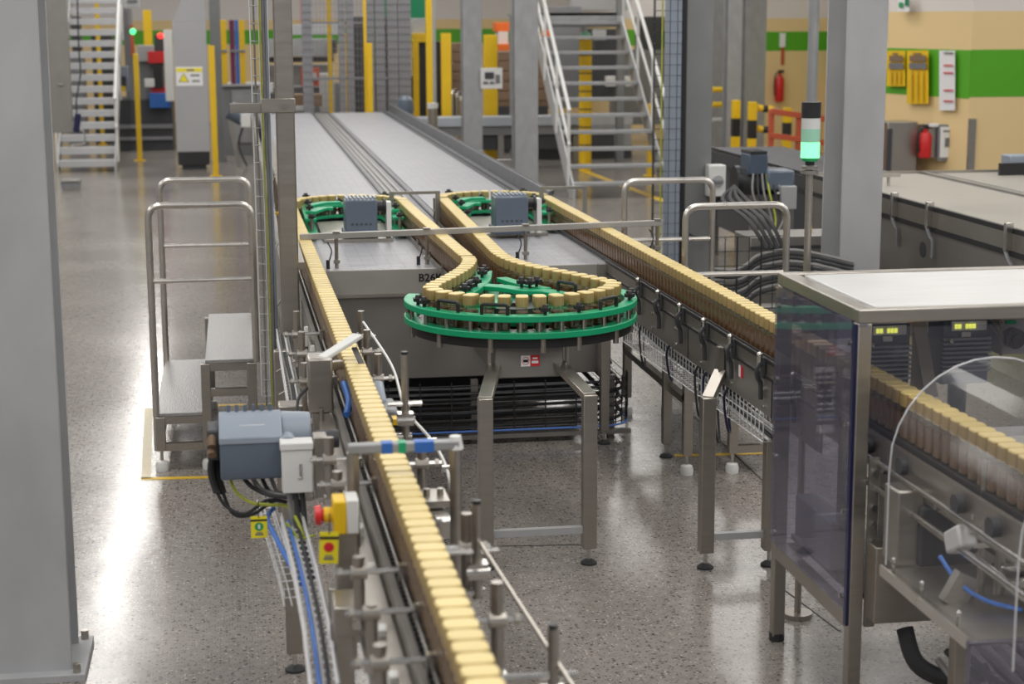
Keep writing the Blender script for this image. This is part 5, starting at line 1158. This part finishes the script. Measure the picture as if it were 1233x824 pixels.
pm = bgt('packing_machine', 'dark cluttered packing machine with red and blue parts behind the yellow post', 'machine', [
    ('base', 143, 208, 120, 184, 33, 1.5, 'dark'), ('frame_beam', 143, 208, 150, 155, 32.95, 0.1, 'midgrey'), ('frame_beam', 143, 208, 165, 169, 32.95, 0.1, 'midgrey'),
    ('grey_block', 166, 186, 55, 74, 33, 0.6, 'greypaint'), ('red_block', 178, 200, 62, 76, 32.9, 0.5, 'redp'), ('red_cover', 182, 206, 104, 120, 32.9, 0.4, 'redp'),
    ('blue_cover', 180, 205, 112, 130, 32.8, 0.3, 'blue'), ('white_panel', 198, 208, 36, 122, 32.4, 0.3, 'white'), ('terminal', 144, 155, 80, 110, 32.5, 0.3, 'motor_l'),
    ('terminal_screen', 146, 152, 92, 105, 32.45, 0.05, 'dark'), ('yellow_button', 146, 151, 104, 110, 32.4, 0.05, 'yellow'), ('upper_body', 168, 198, 74, 122, 33.2, 0.9, 'midgrey'),
    ('black_roller', 185, 196, 78, 106, 32.85, 0.3, 'black'), ('white_unit', 174, 186, 95, 105, 32.8, 0.2, 'white'), ('machine_column', 150, 160, 10, 120, 33.6, 0.3, 'midgrey'), ('black_head', 186, 200, 42, 62, 33, 0.5, 'dark'), ('orange_strip', 157, 161, 30, 68, 33.5, 0.1, 'orange')])
for (x, y, mt) in ((160, 38, 'greenlamp'), (193, 43, 'redlamp')):
    c = AY(x, y, 32.4); B().ball((c.x, 32.4, c.z), 0.055).build('status_lamp', mt, pm)
bgt('yellow_board', 'upright yellow guard board against the cream wall at left', 'board', [('board', 174, 184, 12, 120, 37, 0.15, 'yellow'), ('foot', 172, 186, 120, 400, 36.95, 0.3, 'midgrey')])
bgt('overhead_sign', 'grey overhead sign box above the green lamp', 'sign', [('box', 148, 169, -6, 9, 31.5, 0.1, 'galv_l'), ('print', 153, 165, -1, 3, 31.47, 0.03, 'inkgrey')])
# coloured hoses and far motor
for x0, x1, mt, lb in ((265, 273, 'yellow', 'short yellow upright left of the coloured hoses'), (277, 283, 'magenta', 'dark purple vertical hose beside the blue one'), (283.5, 288, 'blue', 'blue vertical hose between purple and yellow ones'), (288.5, 295, 'yellow', 'yellow vertical duct right of the blue hose')):
    bgt('riser', lb, 'pipe', [('riser', x0, x1, 24, 101.5, 31.5, 0.1, mt), ('clip', x0-0.5, x1+0.5, 60, 63, 31.48, 0.14, 'midgrey')], 'coloured risers')
bgt('riser_cabinet', 'grey machine cabinet standing under the coloured hoses', 'cabinet', [('body', 262, 316, 104, 400, 31.6, 0.8, 'midgrey'), ('door', 280, 318, 108, 172, 31.55, 0.05, 'galv'), ('rail', 262, 316, 101, 104, 31.5, 0.9, 'galv_l')])
fm = thing('gear_motor', 'blue grey gear motor in the background left of the wire ladder tray', 'motor', (AY(288, 150, 29).x, 29, 0))
c = AY(288, 138, 29); B().cyl((c.x-0.16, 29, c.z+0.08), (c.x+0.14, 29, c.z-0.08), 0.15, n=18).build('body', 'motor', fm); B().box(c.x+0.02, c.x+0.18, 28.85, 29.1, c.z-0.2, c.z+0.02).build('terminal_box', 'white', fm, 0.01)
B().bar((c.x-0.15, 29, c.z-0.05), (c.x-0.02, 29, 0.0), 0.08, 0.1).build('mount', 'steel_d', fm); B().tube(spline([(c.x+0.05, 28.9, c.z-0.2), (c.x-0.02, 28.9, c.z-0.5), (c.x+0.1, 28.9, 0.02)], 5), 0.02, 6).build('cable', 'cable', fm)
# palletiser area
bgt('palletiser', 'grey palletiser with horizontal beams and red unit above the table end', 'machine', [
    ('beam', 340, 412, 29, 42, 34, 0.3, 'galv_l'), ('beam', 319, 402, 47, 68, 33, 0.4, 'galv'), ('underbeam', 319, 402, 69, 75, 33.1, 0.3, 'dark'),
    ('red_unit', 363, 385, 82, 104, 32.8, 0.4, 'orange'), ('red_dial', 374, 381, 88, 97, 32.75, 0.05, 'galv_l'), ('grey_cabinet', 386, 403, 89, 135, 31.5, 0.4, 'galv_l'), ('black_head', 396, 406, 48, 64, 32.6, 0.4, 'dark'),
    ('machine_bed', 318, 470, 105, 180, 33.5, 1.0, 'midgrey'), ('white_unit', 319, 329, 100, 112, 33.1, 0.3, 'white'), ('red_switch', 319, 324, 82, 92, 34.3, 0.2, 'orange'), ('back_frame', 318, 400, 78, 105, 34.5, 0.4, 'steel_d'), ('upright', 362, 366, -5, 30, 34.3, 0.1, 'redp')])
bgt('wooden_board', 'brown wooden block lying beyond the table end', 'board', [('block', 354, 388, 114, 128, 30.5, 0.5, 'wood'), ('shelf', 318, 378, 128, 134, 30.4, 0.6, 'galv_l'), ('stand', 330, 370, 134, 400, 30.45, 0.5, 'midgrey')])
for x0, x1, y0, Y, lb in ((393, 398.5, -5, 30.2, 'yellow post in front of the palletiser'), (413, 420, 40, 31, 'short yellow post between two grey frame posts'), (437, 440.5, -5, 28.6, 'thin tall yellow post left of its shorter neighbour'), (441.5, 448, 52, 28.3, 'yellow post at the table end beside the grey profiles'), (512.5, 520, -5, 28.3, 'tall yellow post beside the black opening'), (531, 543, 40, 28.4, 'wide yellow guard post left of the brown cartons'), (497, 504, 40, 30, 'yellow post at the left of the black opening')):
    ypost(lb, x0, x1, y0, Y)
# fence of grey profiles with wire mesh
fn = thing('guard_fence', 'grey profile safety fence with wire mesh behind the table end', 'fence', (AY(450, 150, 29).x, 29, 0))
for x0, x1 in ((364, 376), (408, 416), (418, 426), (441.5, 451), (452, 464), (467, 479), (480, 495)):
    a, b = AY(x0, 60, 29), AY(x1, 60, 29); B().box(a.x, b.x, 29, 29.12, 0, 4).build('post', 'purplegrey', fn, 0.006)
for zr_ in (0.7, 1.4, 2.3): B().box(AY(364, 60, 29).x, AY(495, 60, 29).x, 29.05, 29.09, zr_, zr_+0.04).build('rail', 'purplegrey', fn)
ms = B(); xa, xb2 = AY(364, 60, 29).x, AY(495, 60, 29).x
k = xa
while k < xb2: ms.box(k-0.003, k+0.003, 28.98, 28.99, 0.1, 3.2); k += 0.06
z = 0.1
while z < 3.2: ms.box(xa, xb2, 28.98, 28.99, z-0.003, z+0.003); z += 0.12
tag(ms.build('wire_mesh', 'midgrey', fn), kind='stuff')
bgt('green_machine_guard', 'dark green machine panel behind the grey fence profiles', 'panel', [('panel', 490, 512, -8, 32, 33, 0.3, 'dkgreen'), ('lower_panel', 430, 441, 55, 106, 33, 0.3, 'dkgreen'), ('side_panel', 444, 468, -8, 95, 34, 0.3, 'dkgreen'), ('frame', 425, 515, 106, 112, 33, 0.3, 'galv')])
bgt('dark_opening', 'black machine bay between yellow posts beyond the table', 'machine', [('bay', 502, 534, 50, 140, 31, 0.8, 'black'), ('header', 497, 514, 40, 51, 30.9, 0.2, 'yellow'), ('grey_head', 496, 512, 22, 42, 31, 0.4, 'galv_l'), ('side_post', 520, 525, -5, 130, 30, 0.1, 'galv_l')])
dmm = thing('dome_motor', 'round blue grey motor at the far table corner', 'motor', (AY(488, 140, 27.3).x, 27.3, 0))
c = AY(488, 127, 27.3); B().lathe((c.x, 27.3, c.z-0.15), [(0.12, 0), (0.14, 0.1), (0.12, 0.24), (0.06, 0.3)], 16).build('body', 'motor', dmm); B().cyl((c.x, 27.3, 0), (c.x, 27.3, c.z-0.15), 0.06, n=10).build('stand', 'steel_d', dmm)
fl_ = thing('filter_housing', 'small stainless cylinder with a bright cap beyond the table guard', 'filter', (AY(521, 150, 26.9).x, 26.9, 0))
c = AY(521, 140, 26.9); B().cyl((c.x, 26.9, 0), (c.x, 26.9, c.z+0.12), 0.075, n=14).build('cylinder', 'steel', fl_); B().cyl((c.x, 26.9, c.z+0.12), (c.x, 26.9, c.z+0.2), 0.085, n=14).build('cap', 'white', fl_)
cs = thing('chrome_guard', 'bent chrome tube guard between the yellow posts', 'guard', (AY(551, 150, 29.5).x, 29.5, 0))
for k in range(3):
    x = AY(545+5*k, 120, 29.5).x; B().tube(fillet([(x, 29.5, 0), (x, 29.5, 1.2-0.05*k), (x+0.15, 29.8, 1.2-0.05*k), (x+0.15, 29.8, 0)], 0.08), 0.02, 8).build('tube', 'steel_b', cs)
# cartons behind
n = 0
for x0, x1, y0, y1, Y, lb in ((545, 557, 52, 110, 32, 'narrow brown carton stack left of the white control sign'), (600, 621, 62, 122, 31, 'brown carton stack between two galvanised columns'), (644, 660, 50, 122, 32, 'brown carton stack left of the open stairs')):
    r = thing('carton_stack', lb, 'cartons', (AY((x0+x1)/2, y1, Y).x, Y, 0), 'brown carton stacks')
    for k in range(5):
        ya, yb = y0+(y1-y0)*k/5, y0+(y1-y0)*(k+1)/5-0.6; pbox(B(), x0+(k % 2)*0.5, x1, ya, yb, Y, 0.6).build('carton', 'carton', r, 0.01)
    pbox(B(), x0, x1, y1, y1+6, Y, 0.6).build('pallet', 'wood', r); B().box(AY(x0, y1, Y).x, AY(x1, y1, Y).x, Y, Y+0.6, 0, AY(x0, y1+6, Y).z).build('pallet_base', 'dark', r)
bgt('orange_robot', 'bright orange robot arm part above the brown cartons', 'robot', [('arm', 597, 621, 27, 38, 32.5, 0.4, 'orange2'), ('beam', 600, 626, 53, 61, 32.2, 0.3, 'orange2'), ('white_joint', 600, 612, 38, 53, 32.5, 0.4, 'white'), ('column', 604, 610, 61, 400, 32.3, 0.3, 'midgrey')])
ypost('broad ribbed yellow post right of the galvanised column', 583, 599, 42, 28.4)
cs_ = bgt('control_sign', 'white control panel sign fixed to the galvanised column', 'sign', [('board', 579, 605, 82, 107, 25.44, 0.06, 'white'), ('screen', 584, 595, 87, 95, 25.42, 0.02, 'dark'), ('label', 597, 602, 90, 100, 25.42, 0.02, 'inkgrey'), ('label', 582, 588, 98, 101, 25.42, 0.02, 'inkgrey'), ('label', 590, 595, 98, 101, 25.42, 0.02, 'inkgrey')])
ft = bgt('transfer_table', 'long pale blue transfer table behind the galvanised columns', 'table', [('top', 495, 700, 141, 152, 27.7, 0.45, 'palebl'), ('apron', 495, 700, 152, 163, 27.75, 0.35, 'midgrey'), ('underframe', 560, 740, 163, 180, 27.8, 0.3, 'dark')])
for x in (545, 600, 690): pbox(B(), x, x+7, 163, 300, 27.75, 0.15).build('leg', 'steel_d', ft)
bgt('green_roller_unit', 'grey roller conveyor unit seen through the open stairs', 'conveyor', [('body', 648, 760, 150, 176, 29.4, 1.0, 'galv'), ('top', 690, 762, 140, 150, 29.4, 1.0, 'galv_l'), ('under', 648, 760, 176, 400, 29.5, 0.8, 'dark')])
bl = thing('bollard', 'round yellow bollard with a green lamp seen through the stairs', 'bollard', (AY(705, 140, 26.2).x, 26.2, 0))
c = AY(705, 44, 27.2); B().cyl((c.x, 27.2, 0), (c.x, 27.2, c.z), 0.10, n=18).build('tube', 'yellow', bl); B().lathe((c.x, 27.2, c.z), [(0.09, 0), (0.08, 0.05), (0.03, 0.08)], 14).build('lamp', 'lensgreen', bl)
for k in range(6):
    z = 0.4+k*0.28; B().cyl((c.x, 27.2, z), (c.x, 27.2, z+0.02), 0.103, n=18).build('joint', 'dark', bl)
bgt('stair_machine', 'grey and black machine cabinets behind the open stairs', 'machine', [('cabinet', 660, 700, 8, 130, 33, 0.8, 'midgrey'), ('cabinet', 716, 742, 35, 120, 32, 0.8, 'dark'), ('cabinet', 744, 800, 60, 150, 33, 0.8, 'midgrey'), ('white_box', 731, 742, 92, 104, 31.5, 0.2, 'white'), ('switch_box', 754, 766, 92, 104, 31.5, 0.2, 'white'), ('yellow_switch', 759, 764, 96, 102, 31.45, 0.05, 'yellow'), ('sign', 714, 730, 36, 48, 31.6, 0.05, 'galv_l'), ('black_panel', 770, 800, 20, 60, 33, 0.4, 'dark'), ('orange_unit', 655, 664, 36, 48, 31.5, 0.3, 'orange2'), ('light_panel', 690, 760, -8, 12, 34, 0.3, 'galv_l')])
hbeam('grey post seen in the middle of the open stairs', AY(743, 80, 28.2).x, AY(752, 80, 28.2).x, 28.2, 0.12, 'colpaint_d', base=False)
ypost('yellow post low behind the right side of the open stairs', 781, 786, 125, 26)

# right area: striped bollards, orange rails
def bollard(lb, x0, x1, y0, Y, h=None):
    a, b = AY(x0, y0, Y), AY(x1, y0, Y); r = thing('striped_bollard', lb, 'bollard', ((a.x+b.x)/2, Y, 0), 'black and yellow bollards')
    z = 0; k = 0; H = a.z; n = 5
    while z < H-0.01:
        z1 = min(H, z+H/n); B().box(a.x, b.x, Y, Y+(b.x-a.x), z, z1).build('band', 'yellow' if k % 2 == (n % 2 == 0) else 'black', r, 0.004); z = z1; k += 1
    return r
bollard('striped bollard left of the bright grey column', 883, 892, 121, 23.6)
bollard('striped bollard right of the bright grey column', 903, 912, 123, 23.2)
bollard('striped bollard inside the orange guard rails', 945, 954, 130, 24.6)
bollard('tall striped bollard touching the large pale column', 997, 1003, 82, 21)
sr = thing('striped_rail', 'black and yellow striped guard rail between bollards and orange railing', 'rail', (AY(920, 130, 23.4).x, 23.4, 0))
for y in (130, 155):
    a, b = AY(912, y, 23.3), AY(930, y+2, 23.3)
    for k in range(3): B().cyl(a.lerp(b, k/3), a.lerp(b, (k+1)/3), 0.05, n=10).build('segment', 'yellow' if k % 2 == 0 else 'black', sr)
for y in (108, 126, 145):
    a, b = AY(858, y, 25.5), AY(886, y, 25.5)
    B().cyl(a, b, 0.04, n=8).build('rear_rail', 'yellow' if y != 145 else 'galv_l', sr)
rl = thing('guard_railing', 'red-orange steel guard railing behind the signal tower', 'railing', (AY(960, 150, 22.4).x, 22.4, 0))
for x in (930, 963):
    a = AY(x, 132 if x < 950 else 140, 22.4); B().box(a.x-0.032, a.x+0.032, 22.4, 22.47, 0, a.z).build('post', 'orange', rl, 0.006)
for (xa_, ya, xb_, yb) in ((928, 134, 1006, 145), (928, 163, 1006, 174), (928, 190, 1006, 203)):
    B().bar(AY(xa_, ya, 22.4), AY(xb_, yb, 22.4), 0.06, 0.075).build('rail', 'orange', rl, 0.006)
def exting(lb, px, py, Y, h=0.40):
    c = AY(px, py, Y); r = thing('fire_extinguisher', lb, 'extinguisher', (c.x, Y, c.z-h/2), 'fire extinguishers')
    B().lathe((c.x, Y-0.08, c.z-h/2), [(0.07, 0), (0.08, 0.02), (0.08, h*0.75), (0.055, h*0.87), (0.025, h*0.9), (0.025, h)], 18).build('cylinder', 'redp', r)
    B().box(c.x-0.03, c.x+0.07, Y-0.1, Y-0.06, c.z+h/2, c.z+h/2+0.05).build('valve', 'black', r)
    B().tube(spline([(c.x-0.02, Y-0.1, c.z+h/2+0.03), (c.x-0.09, Y-0.1, c.z+h*0.4), (c.x-0.1, Y-0.1, c.z), (c.x-0.085, Y-0.1, c.z-h*0.3)], 5), 0.012, 6).build('hose', 'black', r)
    B().box(c.x-0.03, c.x+0.03, Y-0.02, Y, c.z-0.1, c.z+0.1).build('wall_bracket', 'steel', r)
exting('fire extinguisher on the far cream wall under its red marker', 937, 105, 30, 0.5)
exting('fire extinguisher hanging beside the stainless cabinet', 1111, 172, 20.85, 0.36)
bgt('extinguisher_sign', 'narrow white and red sign above the far fire extinguisher', 'sign', [('upper', 939, 946, 40, 57, 29.97, 0.03, 'paper'), ('lower', 941, 944.5, 57, 78, 29.97, 0.03, 'orange')])
wk = bgt('stainless_cabinet', 'stainless wall cabinet beside the hanging extinguisher', 'cabinet', [('body', 1068, 1104, 147, 215, 20.9, 0.4, 'steel'), ('side', 1104, 1110, 150, 215, 21.0, 0.3, 'wood'), ('seam', 1068, 1074, 155, 210, 20.88, 0.03, 'dark')])
nb = bgt('notice_box', 'grey wall box with a framed white notice on the cream wall', 'notice', [('box', 1118, 1133, 150, 190, 20.75, 0.25, 'steel'), ('box_top', 1120, 1131, 149, 153, 20.7, 0.05, 'paper'), ('frame', 1130, 1154, 150, 194, 20.68, 0.05, 'midgrey'), ('sheet', 1132.5, 1151.5, 153, 190, 20.66, 0.02, 'paper'), ('picture', 1138, 1145, 166, 177, 20.65, 0.01, 'inkgrey'), ('print', 1136, 1149, 157, 159, 20.65, 0.01, 'inkgrey')])
# signs hung on the angled right wall
def wpt(px, py, off=0.03):
    d = ray(px, py); p, q = Vector((WA0.x, 22.0)), Vector((WA1.x, 20.3)); e = q-p
    den = d.x*e.y-d.y*e.x; t = (p.x*e.y-p.y*e.x)/den; return CAM+d*(t*(1-off/21))
def wsign(mb, x0, x1, y0, y1, off=0.04):
    a, b, c, d = wpt(x0, y1, off), wpt(x1, y1, off), wpt(x1, y0, off), wpt(x0, y0, off); n = Vector((0.0, 0.03, 0))
    return mb.add([a, b, c, d, a+n, b+n, c+n, d+n], [(0, 1, 2, 3), (4, 7, 6, 5), (0, 4, 5, 1), (1, 5, 6, 2), (2, 6, 7, 3), (3, 7, 4, 0)])
for lb, x0, x1, y0, y1 in (('short yellow wet floor sign hung on the green stripe', 1068.5, 1090, 61, 104), ('long yellow wet floor sign hung on the green stripe', 1093, 1118, 61, 125)):
    o_ = wpt((x0+x1)/2, y1); t = thing('floor_sign', lb, 'sign', o_, 'yellow folding signs on the wall')
    wsign(B(), x0, x1, y0, y1, 0.10).build('panel', 'yellow', t); wsign(B(), x0+3, x1-3, y0+6, y0+13, 0.14).build('print', 'wood', t); wsign(B(), x0+2.5, x1-2.5, y0+15, y0+22, 0.14).build('print', 'inkgrey', t); wsign(B(), x0+7, x1-9, y0+3, y0+5, 0.14).build('print', 'wood', t)
    for k in range(3): wsign(B(), x0+4+k*(x1-x0-8)/2.5, x0+5+k*(x1-x0-8)/2.5, y0+25, y1-3, 0.14).build('rib', 'linepaint', t)
o_ = wpt(1141, 132); t = thing('instruction_board', 'tall narrow white instruction board on the green wall stripe', 'sign', o_)
wsign(B(), 1132, 1150, 61, 133, 0.08).build('board', 'paper', t)
for y, mt in ((63, 'inkgrey'), (78, 'inkr'), (87, 'inkr'), (108, 'inkr'), (121, 'inkr')): wsign(B(), 1137, 1147.5, y, y+1.6, 0.11).build('print', mt, t)
o_ = wpt(1088, 14); t = thing('exit_sign', 'green and white emergency exit sign high on the right wall', 'sign', o_)
wsign(B(), 1082, 1095, -9, 14, 0.2).build('board', 'paper', t); wsign(B(), 1090.5, 1094.5, -9, 7, 0.23).build('green_field', 'dkgreen', t); wsign(B(), 1083, 1087, 3, 9, 0.23).build('running_figure', 'inkg', t)

bgt('stair_backdrop_machine', 'dark machine glimpsed between the left stair treads', 'machine', [('body', 118, 142, 40, 400, 35, 0.8, 'dark'), ('panel', 86, 108, 70, 400, 35.5, 0.6, 'midgrey'), ('black_head', 86, 96, 20, 62, 35.4, 0.5, 'dark')])
ypost('yellow post glimpsed between the left stair treads', 113, 118, -5, 34.6)
bgt('fence_backdrop_machine', 'black machine bodies behind the grey profile fence', 'machine', [('body', 426, 442, 20, 400, 32.0, 0.7, 'dark'), ('body', 448, 500, 92, 400, 32.2, 0.7, 'black'), ('body', 464, 469, 20, 92, 32.2, 0.4, 'black'), ('grey_unit', 402, 424, 100, 400, 32.2, 0.6, 'midgrey')])
